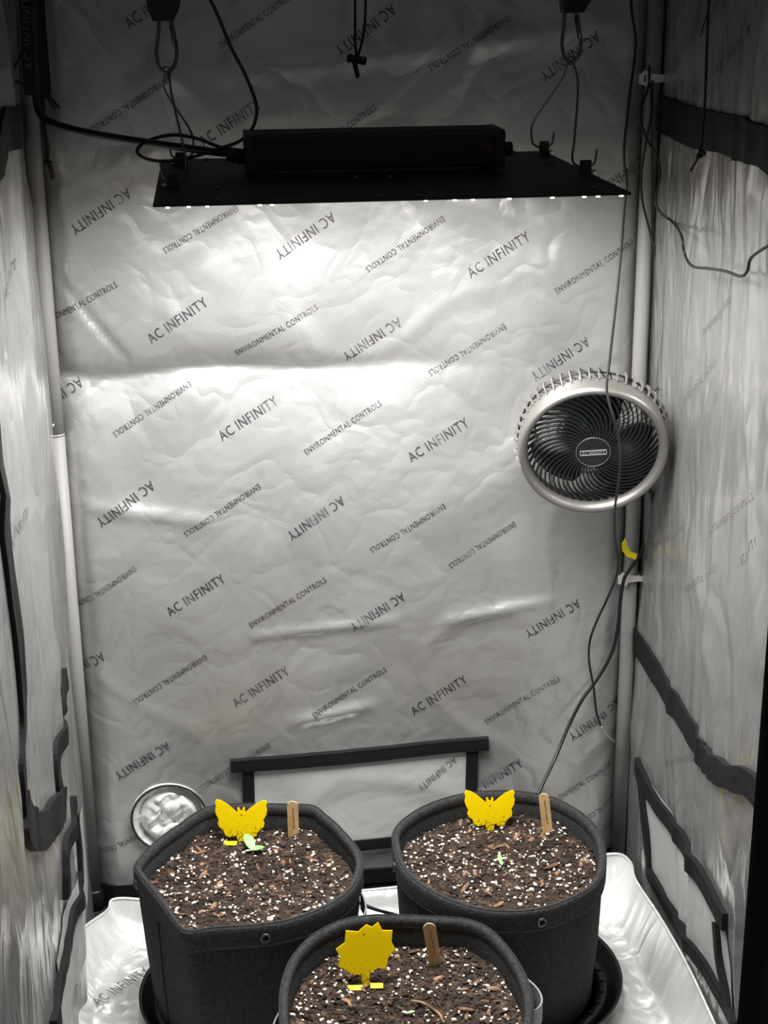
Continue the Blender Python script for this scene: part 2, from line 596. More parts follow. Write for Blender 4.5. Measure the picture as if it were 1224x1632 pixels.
# back vent flap
(fx0, fz1), (fx1, _), (_, fz0) = bu(403, 1205), bu(742, 1175), bu(570, 1328)
sheet('vent_flap', back_pt, fx0 - 0.006, fx1 + 0.006, fz0 - 0.006, fz1 + 0.01, 60, 24, 'flap_grey', wall_back, 0.004)
strip('vent_tape', back_pt, [bu(367, 1206), bu(570, 1190), bu(773, 1170)], 0.021, wall_back, off=0.009)
strip('vent_tape', back_pt, [bu(394, 1205), bu(398, 1335)], 0.019, wall_back, off=0.006)
strip('vent_tape', back_pt, [bu(748, 1180), bu(744, 1310)], 0.019, wall_back, off=0.006)
strip('vent_tape', back_pt, [bu(390, 1345), bu(570, 1331), bu(748, 1312)], 0.019, wall_back, off=0.006)
strip('bottom_binding', back_pt, [(-0.45, 0.029), (0, 0.028), (0.45, 0.031)], 0.026, wall_back, off=0.004)
strip('bottom_binding', back_pt, [(-0.45, 0.006), (0, 0.006), (0.45, 0.006)], 0.012, wall_back, off=0.002)

# right wall bands and vent
strip('seam_band', right_pt, [(-0.02, 1.243), ru(1100, 200), ru(1160, 214), ru(1215, 232), (-0.62, 1.226), (-0.88, 1.225)], 0.048, wall_right, off=0.004, wave=0.2)
strip('seam_band', right_pt, [(-0.012, 0.425), ru(1028, 1040), ru(1060, 1093), ru(1095, 1152), ru(1126, 1206)], 0.040, wall_right, off=0.004, wave=0.12)
strip('seam_band', right_pt, [ru(1126, 1208), ru(1145, 1226), ru(1170, 1240), ru(1200, 1250), (-0.72, 0.49)], 0.036, wall_right, off=0.010, wave=0.3)
A_, B_, C_, D_ = ru(1024, 1226), ru(1156, 1466), ru(1040, 1398), ru(1172, 1622)
v = []
nu, nv = 50, 18
for j in range(nv + 1):
    for i in range(nu + 1):
        a, b = i / nu, j / nv
        y = (A_[0] * (1 - a) + B_[0] * a) * (1 - b) + (C_[0] * (1 - a) + D_[0] * a) * b
        z = (A_[1] * (1 - a) + B_[1] * a) * (1 - b) + (C_[1] * (1 - a) + D_[1] * a) * b
        v.append(right_pt(y, z, 0.002 + 0.003 * max(0, nz(y * 9, z * 3, 3.1))))
f = [(j * (nu + 1) + i, j * (nu + 1) + i + 1, (j + 1) * (nu + 1) + i + 1, (j + 1) * (nu + 1) + i) for j in range(nv) for i in range(nu)]
obj('vent_flap', v, f, 'flap_grey_side', wall_right)
strip('vent_tape', right_pt, [ru(1019, 1218), ru(1060, 1294), ru(1110, 1382), ru(1160, 1470)], 0.026, wall_right, off=0.012, wave=0.12)
strip('vent_tape', right_pt, [ru(1024, 1230), ru(1034, 1320), ru(1039, 1392)], 0.014, wall_right, off=0.009, wave=0.15)
strip('vent_tape', right_pt, [ru(1038, 1388), ru(1070, 1445), ru(1120, 1530), ru(1172, 1625), ru(1180, 1640)], 0.020, wall_right, off=0.012, wave=0.25)
strip('vent_tape', right_pt, [ru(1146, 1470), ru(1152, 1530), ru(1168, 1615)], 0.018, wall_right, off=0.012, wave=0.2)
strip('corner_seam', right_pt, [(-0.004, 0.02), (-0.004, 0.9), (-0.004, 1.8)], 0.014, wall_right, off=0.001, sub=30)

# left wall bands and vent
strip('seam_band', left_pt, [(-0.03, 1.245), lu(12, 205), lu(2, 215), (-0.45, 1.24), (-0.88, 1.24)], 0.046, wall_left, off=0.004, wave=0.2)
strip('seam_band', left_pt, [lu(-18, 560), lu(-6, 740), lu(4, 850), lu(16, 950), lu(26, 1050), lu(33, 1150), lu(32, 1230), lu(36, 1300)], 0.024, wall_left, off=0.004, wave=0.25)
strip('seam_band', left_pt, [lu(34, 1290), lu(42, 1316), lu(56, 1326), lu(70, 1318), lu(84, 1298), lu(96, 1282)], 0.046, wall_left, off=0.010, wave=0.15)
strip('seam_band', left_pt, [lu(102, 1082), lu(96, 1130), lu(90, 1190), lu(88, 1240), lu(94, 1280)], 0.030, wall_left, off=0.004, wave=0.3)
sheet('vent_flap', left_pt, -0.50, -0.10, 0.09, 0.23, 40, 18, 'flap_grey_side', wall_left, 0.002)
strip('vent_tape', left_pt, [lu(114, 1282), lu(106, 1335), lu(101, 1390), lu(102, 1430)], 0.024, wall_left, off=0.009, wave=0.2)
strip('vent_tape', left_pt, [lu(117, 1300), lu(121, 1350), lu(124, 1400)], 0.014, wall_left, off=0.007, wave=0.2)
strip('vent_tape', left_pt, [lu(124, 1400), lu(116, 1445), lu(104, 1500), lu(92, 1560), lu(80, 1640)], 0.024, wall_left, off=0.009, wave=0.3)
strip('corner_seam', left_pt, [(-0.004, 0.02), (-0.004, 0.9), (-0.004, 1.8)], 0.014, wall_left, off=0.001, sub=30)

# --- printed lettering
def lettering(fn, parent, a, b, s, h, sign=1, material='print_ink', off=0.0009):
    (u0, v0), (u1, v1) = a, b
    tv, tf = text_mesh(s)
    du, dv = (u1 - u0) * sign, v1 - v0
    L = math.hypot(du, dv)
    out = []
    for s_, t in tv:
        uu = u0 * sign + du * s_ - dv / L * t * h
        vv = v0 + dv * s_ + du / L * t * h
        out.append(fn(uu * sign, vv, off))
    o = obj('printed_lettering', out, tf, material, parent, smooth=False)
    return o

AC, EC = 'AC INFINITY', 'ENVIRONMENTAL CONTROLS'
ac_list = [((320, 224), (412, 162)), ((238, 536), (328, 474)), ((350, 692), (440, 634)), ((742, 432), (836, 370)),
           ((648, 722), (740, 664)), ((268, 964), (356, 910)), ((372, 1110), (457, 1056)), ((653, 1124), (738, 1070)),
           ((740, 1254), (825, 1200)), ((203, 38), (292, -26)),
           ((130, 607), (42, 664)), ((208, 302), (118, 362)), ((530, 340), (440, 402)), ((636, 508), (548, 568)),
           ((930, 536), (844, 596)), ((245, 764), (159, 824)), ((545, 788), (459, 846)), ((640, 938), (558, 990)),
           ((167, 1032), (84, 1086)), ((270, 1174), (187, 1228)), ((915, 947), (833, 1000)), ((982, 1108), (902, 1162)),
           ((624, 12), (534, 82)), ((945, 55), (858, 122)), ((1030, 246), (945, 302))]
ec_list = [((376, 560), (503, 482)), ((485, 715), (605, 638)), ((398, 987), (517, 914)), ((498, 1128), (612, 1056)),
           ((66, 514), (187, 447)), ((878, 458), (1003, 380)), ((770, 1140), (885, 1068)), ((862, 1268), (968, 1206)),
           ((350, 72), (462, -8)), ((478, 248), (595, 168)), ((60, 880), (60.1, 879)),
           ((270, 124), (147, 206)), ((303, 610), (183, 688)), ((413, 767), (295, 843)), ((703, 344), (582, 426)),
           ((800, 514), (682, 592)), ((703, 794), (588, 868)), ((377, 327), (262, 396)), ((217, 894), (110, 966)),
           ((805, 28), (680, 108)), ((328, 1036), (215, 1106)), ((1000, 602), (890, 670)), ((428, 1174), (320, 1244)),
           ((815, 825), (712, 892)), ((1000, 1242), (905, 1304)), ((250, 1310), (148, 1352))]
for a, b in ac_list:
    lettering(back_pt, wall_back, bu(*a), bu(*b), AC, 0.0155)
for a, b in ec_list:
    if abs(a[0] - b[0]) < 1: continue
    lettering(back_pt, wall_back, bu(*a), bu(*b), EC, 0.0092)
lettering(back_pt, wall_back, bu(722, 1196), bu(664, 1242), AC, 0.012, material='print_ink_faint', off=0.0052)
for a, b, s in (((1139, 112), (1197, 44), AC), ((1180, 895), (1205, 862), AC), ((1130, 850), (1200, 790), EC),
                ((1040, 870), (1090, 838), EC), ((1090, 940), (1140, 905), EC), ((1060, 1215), (1105, 1205), EC),
                ((1120, 530), (1165, 470), EC), ((1090, 640), (1140, 575), EC), ((1030, 1090), (1060, 1045), AC)):
    lettering(right_pt, wall_right, ru(*a), ru(*b), s, 0.012 if s == AC else 0.009, sign=-1, material='print_ink_faint')
for a, b, s in (((14, 868), (46, 812), AC), ((8, 470), (26, 420), AC)):
    lettering(left_pt, wall_left, lu(*a), lu(*b), s, 0.014, sign=1, material='print_ink_faint')

# ------------------------------------------------------------------ corner poles
def pole(x, y, label, joint):
    t = thing('tent_pole', (x, y, 0.0), label, 'pole', 'back corner poles')
    r = 0.0118
    MB().add(*tube([(x, y, joint), (x, y, joint + 0.2), (x, y, TOP - 0.02)], r, 20)).build('upper_tube', 'pole_grey', t)
    MB().add(*tube([(x, y, 0.03), (x, y, joint - 0.002)], r * 1.0, 20)).build('lower_tube', 'pole_grey', t)
    v, f = lathe([(r, -0.002), (r + 0.0007, -0.001), (r + 0.0007, 0.001), (r, 0.002)], 20)
    MB().add(v, f).tf(Matrix.Translation((x, y, joint))).build('joint_ring', 'steel', t)
    sp = MB().add(*lathe([(0.0001, 0.0032), (0.002, 0.0026), (0.003, 0.001), (0.003, -0.002)], 14))
    sp.tf(Matrix.Translation((x - 0.003, y - r, joint + 0.017)) @ Matrix.Rotation(math.radians(90), 4, 'X')).build('snap_button', 'steel', t)
    MB().add(*lathe([(r + 0.005, 0.0), (r + 0.005, 0.022), (r + 0.002, 0.03), (r + 0.001, 0.034)], 20, frame=Matrix.Translation((x, y, 0)))).build('foot_connector', 'driver_black', t)
    return t
LP = (-0.436, -0.024)
RP = (0.434, -0.026)
pole(*LP, 'grey metal corner pole with a snap button at the left of the back wall', 0.800)
pole(*RP, 'grey metal corner pole at the right that carries the clip fan', 0.675)

# ------------------------------------------------------------------ silver spill tray
def tray():
    L = [atz(170, 1452, 0.05), atz(122, 1492, 0.07), atz(108, 1560, 0.07), atz(92, 1632, 0.075), Vector((-0.40, -0.60, 0.075)), Vector((-0.405, -0.82, 0.07))]
    back = [Vector((-0.395, -0.085, 0.050)), Vector((-0.30, -0.090, 0.042)), Vector((-0.05, -0.095, 0.038)), Vector((0.15, -0.095, 0.046)), Vector((0.32, -0.092, 0.060)), Vector((0.408, -0.090, 0.070))]
    right = [Vector((0.425, -0.13, 0.078)), Vector((0.418, -0.19, 0.082)), Vector((0.424, -0.30, 0.088)), Vector((0.430, -0.42, 0.086)), Vector((0.430, -0.55, 0.080)), Vector((0.43, -0.82, 0.075))]
    front = [Vector((0.40, -0.855, 0.06)), Vector((0.0, -0.86, 0.055)), Vector((-0.38, -0.855, 0.06))]
    rim = catmull(list(reversed(L)) + back + right + front, 10, closed=True)
    N = len(rim)
    c = Vector((0.0, -0.47, 0))
    mb = MB()
    prof = [(1.0, 1.0), (0.997, 0.93), (0.985, 0.7), (0.965, 0.42), (0.945, 0.16), (0.925, 0.06), (0.88, 0.03), (0.75, 0.02), (0.55, 0.01), (0.3, 0.01), (0.12, 0.01)]
    for k, (s, h) in enumerate(prof):
        for i, p in enumerate(rim):
            q = c + (p - c) * s
            z = 0.004 + (p.z - 0.004) * h
            w = 0.010 * nz(p.x * 9, p.y * 9, k * 0.35) * (4 * h * (1 - h)) if h > 0.03 else 0
            d = Vector((p.x - c.x, p.y - c.y, 0)).normalized()
            z2 = z + (0.004 * max(0, nz(q.x * 8, q.y * 8, 4.4)) if h <= 0.06 else 0.0)
            mb.v.append(Vector((q.x, q.y, 0)) + d * w + Vector((0, 0, z2)))
    P = len(prof)
    for k in range(P - 1):
        for i in range(N):
            j = (i + 1) % N
            mb.f.append((k * N + i, k * N + j, (k + 1) * N + j, (k + 1) * N + i))
    mb.f.append(tuple((P - 1) * N + i for i in range(N)))
    t = thing('spill_tray', (0, -0.47, 0.0), 'bright silver waterproof floor tray with raised edges under the pots', 'tray')
    mb.build('liner', 'mylar_tray', t)
    MB().add(*tube([p + Vector((0, 0, 0.0005)) for p in rim], 0.0022, 6, closed=True)).build('rim_binding', 'mylar_tray', t)
    tv, tf = text_mesh(AC)
    a, b = atz(150, 1598, 0.012), atz(235, 1545, 0.012)
    d = b - a
    up = Vector((-d.y, d.x, 0)).normalized()
    obj('printed_lettering', [a + d * s + up * (q * 0.02) for s, q in tv], tf, 'print_ink_faint', t, smooth=False)
tray()

# ------------------------------------------------------------------ grow light
BX0, BX1, BY0, BY1, BZ = -0.257, 0.245, -0.620, -0.186, 1.207
def grow_light():
    cx, cy = (BX0 + BX1) / 2, (BY0 + BY1) / 2
    t = thing('grow_light', (cx, cy, BZ), 'black flat LED panel lamp with a long driver box hung above the pots', 'lamp')
    v, f = box((cx, cy, BZ - 0.0015), (BX1 - BX0, BY1 - BY0, 0.003), 0.0008)
    obj('board', v, f, 'lamp_black', t, smooth=False)
    # driver with end caps
    dx0, dx1, dy0, dy1, dz0, dz1 = -0.155, 0.150, -0.405, -0.335, 1.213, 1.254
    dc = ((dx0 + dx1) / 2, (dy0 + dy1) / 2, (dz0 + dz1) / 2)
    v, f = box(dc, (dx1 - dx0 - 0.02, dy1 - dy0, dz1 - dz0), 0.003)
    dr = obj('driver', v, f, 'driver_black', t, smooth=False)
    for k in range(7):
        y = dy0 + 0.010 + k * (dy1 - dy0 - 0.02) / 6
        v, f = box((dc[0], y, dz1 + 0.0006), (dx1 - dx0 - 0.024, 0.004, 0.0022), 0.0005)
        obj('cooling_fin', v, f, 'driver_trim', dr, smooth=False)
    for x in (dx0 + 0.006, dx1 - 0.006):
        v, f = box((x, dc[1], dc[2]), (0.013, dy1 - dy0 + 0.003, dz1 - dz0 + 0.003), 0.003)
        obj('end_cap', v, f, 'driver_trim', dr, smooth=False)
    v, f = box((dx1 - 0.023, dy0 - 0.0006, dc[2] + 0.002), (0.016, 0.0012, 0.008), 0.0003)
    obj('sticker', v, f, 'sticker_red', dr, smooth=False)
    for x in (dx0 + 0.012, dx1 - 0.012):
        mb = MB().add(*box((x, dc[1], (dz0 + BZ) / 2), (0.012, dy1 - dy0 - 0.006, dz0 - BZ), 0.001))
        mb.add(*box((x, dy0 - 0.006, BZ + 0.001), (0.012, 0.02, 0.002), 0.0005))
        mb.build('driver_bracket', 'driver_black', t, smooth=False)
    fr = Matrix.Translation((dx1 + 0.006, dc[1], dc[2] - 0.004)) @ Matrix.Rotation(math.radians(90), 4, 'Y')
    MB().add(*lathe([(0.006, -0.008), (0.006, -0.002), (0.0085, -0.001), (0.0085, 0.008), (0.0075, 0.009)], 20, frame=fr)).build('dimmer_knob', 'driver_black', dr)
    fr = Matrix.Translation((dx0 - 0.006, dc[1], dc[2] - 0.006)) @ Matrix.Rotation(math.radians(-90), 4, 'Y')
    MB().add(*lathe([(0.009, -0.006), (0.009, 0.002), (0.0075, 0.003), (0.0065, 0.012), (0.005, 0.016)], 18, frame=fr)).build('cable_gland', 'driver_trim', dr)
    # hanger posts with bent wire hooks
    for x, y in HOOKS:
        p = MB().add(*box((x, y, BZ + 0.008), (0.012, 0.010, 0.016), 0.001)).build('hanger_post', 'driver_trim', t, smooth=False)
        s = 1 if x > 0 else -1
        MB().add(*lathe([(0.0035, -0.001), (0.0035, 0.002), (0.002, 0.0032), (0.0004, 0.0035)], 12, frame=Matrix.Translation((x + s * 0.009, y, BZ + 0.002)))).build('nut', 'steel', p)
    for x, y in ((-0.023, -0.607), (0.02, -0.607), (0.16, -0.60), (-0.19, -0.60), (-0.19, -0.50), (0.215, -0.58), (-0.03, -0.44), (0.01, -0.44), (0.20, -0.205), (-0.2, -0.21), (0.16, -0.215), (0.22, -0.34)):
        MB().add(*lathe([(0.0032, -0.0005), (0.0032, 0.0015), (0.002, 0.0027), (0.0003, 0.003)], 10, frame=Matrix.Translation((x, y, BZ)))).build('screw', 'dark_steel', t)
    # diodes on the underside
    mb = MB()
    ny, nx = 20, 26
    rl = random.Random(5)
    for j in range(ny):
        for i in range(nx):
            x = BX0 + 0.012 + (BX1 - BX0 - 0.024) * i / (nx - 1)
            y = BY0 + 0.005 + (BY1 - BY0 - 0.010) * j / (ny - 1)
            if j == 0 and rl.random() < 0.6: continue
            if j == 0: x += rl.uniform(-0.006, 0.006)
            mb.add(*box((x, y, BZ - 0.0038), (0.0036, 0.0036, 0.0016)))
    tag(mb.build('diode_grid', 'led_white', t, smooth=False), kind='stuff')
    ld = bpy.data.lights.new('lamp_glow', 'AREA')
    ld.shape = 'RECTANGLE'
    ld.size, ld.size_y = BX1 - BX0 - 0.02, BY1 - BY0 - 0.02
    ld.spread = math.radians(160)
    ld.energy = LAMP_WATTS
    ld.color = (1.0, 0.985, 0.965)
    lo = bpy.data.objects.new('lamp_glow', ld)
    COL.objects.link(lo)
    lo.parent = t
    lo.location = (0, 0, -0.0065)
    return t

HOOKS = [(0.236, -0.452), (0.236, -0.225), (-0.238, -0.485), (-0.232, -0.262)]
APEX = [aty(910, 97, -0.36), aty(265, 113, -0.38)]
grow_light()

# hanging wires, carabiners and rope ratchets
def hanging(side, apex, hooks, lab):
    t = thing('hanger_wire', apex, 'bent V-shaped steel hanger wire hooked on the ' + lab + ' end of the lamp', 'wire')
    s = 1 if side > 0 else -1
    for k, (hx, hy) in enumerate(hooks):
        top = apex + Vector((0.003 * (1 if k == 0 else -1), 0, -0.002))
        h = Vector((hx, hy, BZ + 0.012))
        dirn = (h - top)
        mid = top + dirn * 0.22 + Vector((0.0022 * (1 if k == 0 else -1), 0, 0))
        pts = [top, mid, h + Vector((-s * 0.014, 0, 0.03)), h + Vector((-s * 0.016, 0, 0.006)), h + Vector((-s * 0.010, 0, -0.002)), h + Vector((0, 0, -0.003)), h + Vector((s * 0.010, 0, 0.0)), h + Vector((s * 0.013, 0, 0.016))]
        MB().add(*tube(catmull(pts, 8), 0.0014, 8)).build('wire_leg', 'dark_steel', t)
    loop = [apex + Vector((0.0045 * math.cos(a), 0, 0.0045 * math.sin(a))) for a in [i * math.pi / 6 for i in range(12)]]
    MB().add(*tube(loop, 0.0013, 6, closed=True)).build('eye_loop', 'dark_steel', t)

    base = apex + Vector((0, 0, 0.002))
    r = thing('rope_ratchet', base + Vector((0, 0, 0.05)), 'black rope ratchet with steel snap hook above the ' + lab + ' end of the lamp', 'ratchet', 'rope ratchets holding the lamp')
    tw = -0.10 if side > 0 else 0.06
    def P(x, z): return base + Vector((x + tw * (z - 0.0) * 0.5, 0, z))
    loop = catmull([P(0, -0.004), P(0.009, 0.003), P(0.0125, 0.018), P(0.010, 0.036), P(0.006, 0.054), P(0, 0.06), P(-0.006, 0.054), P(-0.008, 0.036), P(-0.0105, 0.018), P(-0.008, 0.003)], 6, closed=True)
    hk = MB().add(*tube(loop, 0.0022, 8, closed=True)).build('snap_hook', 'dark_steel', r)
    MB().add(*tube([P(0.011, 0.024), P(0.0075, 0.048)], 0.0030, 8)).build('hook_gate', 'dark_steel', hk)
    prof = [(-0.012, 0.052), (0.011, 0.052), (0.017, 0.062), (0.024, 0.085), (0.027, 0.12), (0.024, 0.15), (0.0, 0.165), (-0.022, 0.155), (-0.024, 0.12), (-0.020, 0.085), (-0.016, 0.062)]
    if side > 0:
        prof = [(-0.012, 0.052), (0.011, 0.052), (0.020, 0.066), (0.028, 0.09), (0.029, 0.12), (0.024, 0.15), (0.0, 0.165), (-0.016, 0.155), (-0.016, 0.12), (-0.015, 0.085), (-0.014, 0.062)]
    v, f = prism(prof, 0.022)
    MB().add(v, f).tf(Matrix.Translation(base)).build('housing', 'ratchet_black', r, smooth=False)
    v, f = prism([(p[0] * 0.55, p[1] * 0.8 + 0.022) for p in prof], 0.027)
    MB().add(v, f).tf(Matrix.Translation(base)).build('pulley_cover', 'ratchet_black', r, smooth=False)
    MB().add(*tube([base + Vector((0.004, 0, 0.16)), base + Vector((0.004, 0, TOP - base.z - 0.005))], 0.0022, 8)).build('rope', 'cord_black', r)
hanging(1, APEX[0], HOOKS[:2], 'right')
hanging(-1, APEX[1], HOOKS[2:], 'left')

# ------------------------------------------------------------------ cables
def cable(name, pts, r, label, cat='cable', material='cable_black', sub=8, group=None):
    p = [aty(*q) if q[2] < 0 else atx(*q) for q in pts]
    o = MB().add(*tube(catmull(p, sub), r, 8))
    root = o.build(name, material)
    return tag(root, label, cat, group)

cable('power_cable', [(52, -20, -0.14), (54, 60, -0.14), (56, 130, -0.14), (60, 172, -0.15), (76, 192, -0.17), (120, 207, -0.21), (200, 222, -0.27), (290, 235, -0.33), (350, 243, -0.365), (392, 245, -0.37)], 0.0046,
      'thick black power cable curving from the top left corner into the lamp driver')
cable('dimmer_cord', [(320, -30, -0.33), (345, 20, -0.33), (368, 75, -0.33), (392, 122, -0.335), (408, 165, -0.34), (407, 192, -0.345), (398, 210, -0.35), (380, 226, -0.36), (345, 238, -0.37), (300, 252, -0.39), (255, 257, -0.40), (226, 250, -0.40), (219, 238, -0.39), (236, 224, -0.38), (275, 215, -0.37), (315, 221, -0.36), (350, 234, -0.365), (388, 240, -0.37)], 0.0021,
      'thin black cord looping beside the lamp driver and up out of the frame')
sc = thing('sensor_probe', aty(968, 1170, -0.06), 'long thin black sensor cable hanging in front of the fan with a silver tip', 'cable')
p = [aty(*q) for q in ((1005, -20, -0.24), (1007, 20, -0.24), (1013, 60, -0.24), (1011, 98, -0.24), (1005, 140, -0.24), (1000, 185, -0.24), (995, 230, -0.24), (995, 262, -0.24), (999, 292, -0.24), (995, 330, -0.24), (990, 400, -0.24), (981, 490, -0.25), (972, 570, -0.26), (967, 620, -0.27), (976, 662, -0.28), (986, 698, -0.28), (989, 735, -0.28), (985, 775, -0.27), (980, 812, -0.24), (980, 855, -0.20), (985, 893, -0.15), (981, 922, -0.12), (966, 958, -0.09), (951, 990, -0.08), (940, 1022, -0.07), (939, 1055, -0.07), (946, 1095, -0.065), (950, 1132, -0.06), (957, 1157, -0.06))]
MB().add(*tube(catmull(p, 8), 0.0019, 8)).build('lead', 'cable_black', sc)
MB().add(*tube([aty(957, 1157, -0.06), aty(958.5, 1159, -0.06), aty(978, 1182, -0.055), aty(979, 1183, -0.055)], [0.0016, 0.0023, 0.0023, 0.001], 10)).build('probe_tip', 'steel', sc)
cable('side_cable', [(1035, 104, -0.045), (1034, 135, -0.05), (1023, 168, -0.06), (1020, 190, -0.06), (1030, 220, -0.06), (1046, 248, -0.07), (1052, 276, -0.08), (1045, 318, -0.09), (1052, 338, -0.10), (1074, 356, -0.13), (1086, 376, 0.412), (1091, 405, 0.412), (1103, 424, 0.412), (1130, 428, 0.412), (1155, 432, 0.412), (1180, 440, 0.412), (1191, 432, 0.412), (1198, 410, 0.412), (1230, 388, 0.412)], 0.0019,
      'thin black cable wandering off the right pole across the side wall')
cable('fan_cable', [(1040, 128, -0.045), (1038, 180, -0.05), (1029, 230, -0.05), (1022, 280, -0.05), (1024, 320, -0.05), (1034, 362, -0.05), (1045, 405, -0.055), (1053, 445, -0.06), (1050, 490, -0.065), (1058, 525, -0.07), (1076, 562, -0.08), (1081, 583, -0.085), (1072, 602, -0.09), (1050, 618, -0.09), (1030, 630, -0.09)], 0.0018,
      'thin black cable hanging down the right pole to the top of the fan')
cable('fan_cable', [(1036, 120, -0.041), (1040, 300, -0.040), (1036, 480, -0.040), (1032, 560, -0.042), (1029, 640, -0.05)], 0.0011,
      'straight thin black wire lying against the right pole above the fan')
tie = thing('cable_tie', aty(1005, 917, -0.045), 'white hook-and-loop cable tie round the right pole below the fan', 'tie', 'white cable ties')
def tie_band(t, px, py, z_h):
    c = aty(px, py, RP[1])
    v, f = lathe([(0.0135, -z_h), (0.0148, -z_h), (0.0148, z_h), (0.0135, z_h)], 28, closed=True, frame=Matrix.Translation((RP[0], RP[1], c.z)) @ Matrix.Rotation(0.08, 4, 'Y'))
    MB().add(v, f).build('band', 'velcro_white', t)
    q = Vector((RP[0], RP[1] - 0.016, c.z))
    v, f = prism([(-0.020, -0.007), (-0.006, -0.011), (-0.004, -0.006), (0.012, -0.004), (0.020, -0.005), (0.021, 0.004), (0.012, 0.005), (-0.004, 0.007), (-0.012, 0.012), (-0.016, 0.008), (-0.020, 0.006)], 0.0016)
    o = MB().add(v, f).tf(Matrix.Translation(q + Vector((-0.004, 0, 0.0)))).build('tab', 'velcro_white', t, smooth=False)
    MB().add(*box((q.x - 0.016, q.y - 0.001, q.z + 0.0), (0.0022, 0.001, 0.009), 0.0004)).build('slot', 'driver_black', o, smooth=False)
tie_band(tie, 1005, 917, 0.0048)
tie2 = thing('cable_tie', aty(1035, 122, -0.045), 'dim white cable tie near the top of the right pole', 'tie', 'white cable ties')
tie_band(tie2, 1035, 124, 0.0055)
cable('floor_cable', [(540, 1425, -0.20), (575, 1440, -0.23), (600, 1450, -0.25), (630, 1458, -0.28), (660, 1470, -0.31)], 0.0028,
      'short stretch of black cable on the tray between the two rear pots')

# cords and straps hanging from the roof frame
cl = thing('cord_lock', aty(568, 96, -0.30), 'black drawcord with a toggle hanging at the top centre', 'cord')
for q in (((566, -20), (566, 30), (566, 60), (568, 92)), ((583, -20), (582, 30), (578, 62), (570, 92))):
    MB().add(*tube(catmull([aty(a, b, -0.30) for a, b in q], 6), 0.0017, 7)).build('string', 'cord_black', cl)
a, b = aty(553, 92, -0.30), aty(584, 98, -0.30)
MB().add(*tube([a, a.lerp(b, 0.12), a.lerp(b, 0.2), a.lerp(b, 0.8), a.lerp(b, 0.88), b], [0.004, 0.0062, 0.005, 0.005, 0.0058, 0.0035], 12)).build('toggle', 'cable_black', cl)
for q in (((563, 98), (566, 112), (570, 125)), ((567, 98), (569, 110), (572, 122))):
    MB().add(*tube(catmull([aty(a, b, -0.303) for a, b in q], 6), 0.0017, 7)).build('string_end', 'cord_black', cl)
rc = thing('knotted_cord', aty(1117, 245, -0.28), 'thin black cord ending in a knot beside the right wall', 'cord')
MB().add(*tube(catmull([aty(a, b, -0.28) for a, b in ((1131, -20), (1127, 60), (1124, 150), (1119, 215), (1117, 243))], 8), [0.0018] * 33, 7)).build('string', 'cord_black', rc)
kp = aty(1116, 246, -0.28)
MB().add(*tube(catmull([kp + Vector(q) for q in ((-0.003, 0, 0.004), (0.004, -0.003, 0.002), (0.002, 0.003, -0.002), (-0.004, -0.002, -0.003), (0.0, 0.002, 0.0))], 5), 0.003, 7)).build('knot', 'cord_black', rc)
MB().add(*tube(catmull([aty(a, b, -0.28) for a, b in ((1115, 249), (1108, 260), (1100, 273))], 6), 0.0015, 7)).build('string_end', 'cord_black', rc)
MB().add(*tube(catmull([aty(a, b, -0.28) for a, b in ((1135, -10), (1126, 25), (1115, 60))], 6), 0.0007, 6)).build('loose_thread', 'cord_black', rc)

def ribbon(pts, width_vec, th):
    """flat webbing along points"""
    mb = MB()
    w = Vector(width_vec)
    nrm = None
    P = [Vector(p) for p in pts]
    for i, p in enumerate(P):
        t = (P[min(i + 1, len(P) - 1)] - P[max(i - 1, 0)]).normalized()
        nrm = t.cross(w).normalized() * (th / 2)
        mb.v += [p - w / 2 - nrm, p + w / 2 - nrm, p + w / 2 + nrm, p - w / 2 + nrm]
    for i in range(len(P) - 1):
        for q in range(4):
            mb.f.append((i * 4 + q, i * 4 + (q + 1) % 4, i * 4 + 4 + (q + 1) % 4, i * 4 + 4 + q))
    mb.f += [(3, 2, 1, 0), tuple(len(P) * 4 - 4 + k for k in range(4))]
    return mb
st = thing('webbing_strap', aty(50, 150, -0.10), 'black printed webbing straps hanging in the top left corner', 'strap')
ribbon(catmull([aty(43, -30, -0.10), aty(48, 40, -0.10), aty(50, 100, -0.10), aty(54, 152, -0.10)], 6), (0.024, 0, 0.0), 0.002).build('front_strap', 'strap_black', st, smooth=False)
ribbon(catmull([aty(58, -30, -0.085), aty(61, 40, -0.085), aty(66, 100, -0.085), aty(70, 150, -0.085)], 6), (0.020, 0, 0.0), 0.002).build('rear_strap', 'strap_black', st, smooth=False)
tv, tf = text_mesh(AC)
a, b = aty(47, 112, -0.1015), aty(40, -20, -0.1015)
d = b - a
obj('strap_lettering', [a + d * s + Vector((-0.012 * q, 0, 0)) for s, q in tv], tf, 'strap_print', st, smooth=False)
MB().add(*tube(catmull([aty(*q, -0.098) for q in ((37, 82), (27, 100), (21, 116), (24, 128), (40, 135))], 6), 0.0016, 7)).build('strap_loop', 'cord_black', st)
for q in (((70, 150), (78, 160), (88, 174)), ((74, 148), (84, 160), (95, 172))):
    MB().add(*tube(catmull([aty(a, b, -0.083) for a, b in q], 5), 0.002, 6)).build('strap_tail', 'cord_black', st)
kc = thing('knotted_cord', aty(76, 262, -0.08), 'short black cord with a toggle below the straps by the left pole', 'cord')
for q in (((64, 150), (67, 180), (70, 210), (74, 235), (73, 258)), ((69, 150), (71, 182), (73, 210), (77, 235), (76, 258))):
    MB().add(*tube(catmull([aty(a, b, -0.08) for a, b in q], 6), 0.002, 7)).build('string', 'cord_black', kc)
a, b = aty(70, 260, -0.08), aty(84, 262, -0.08)
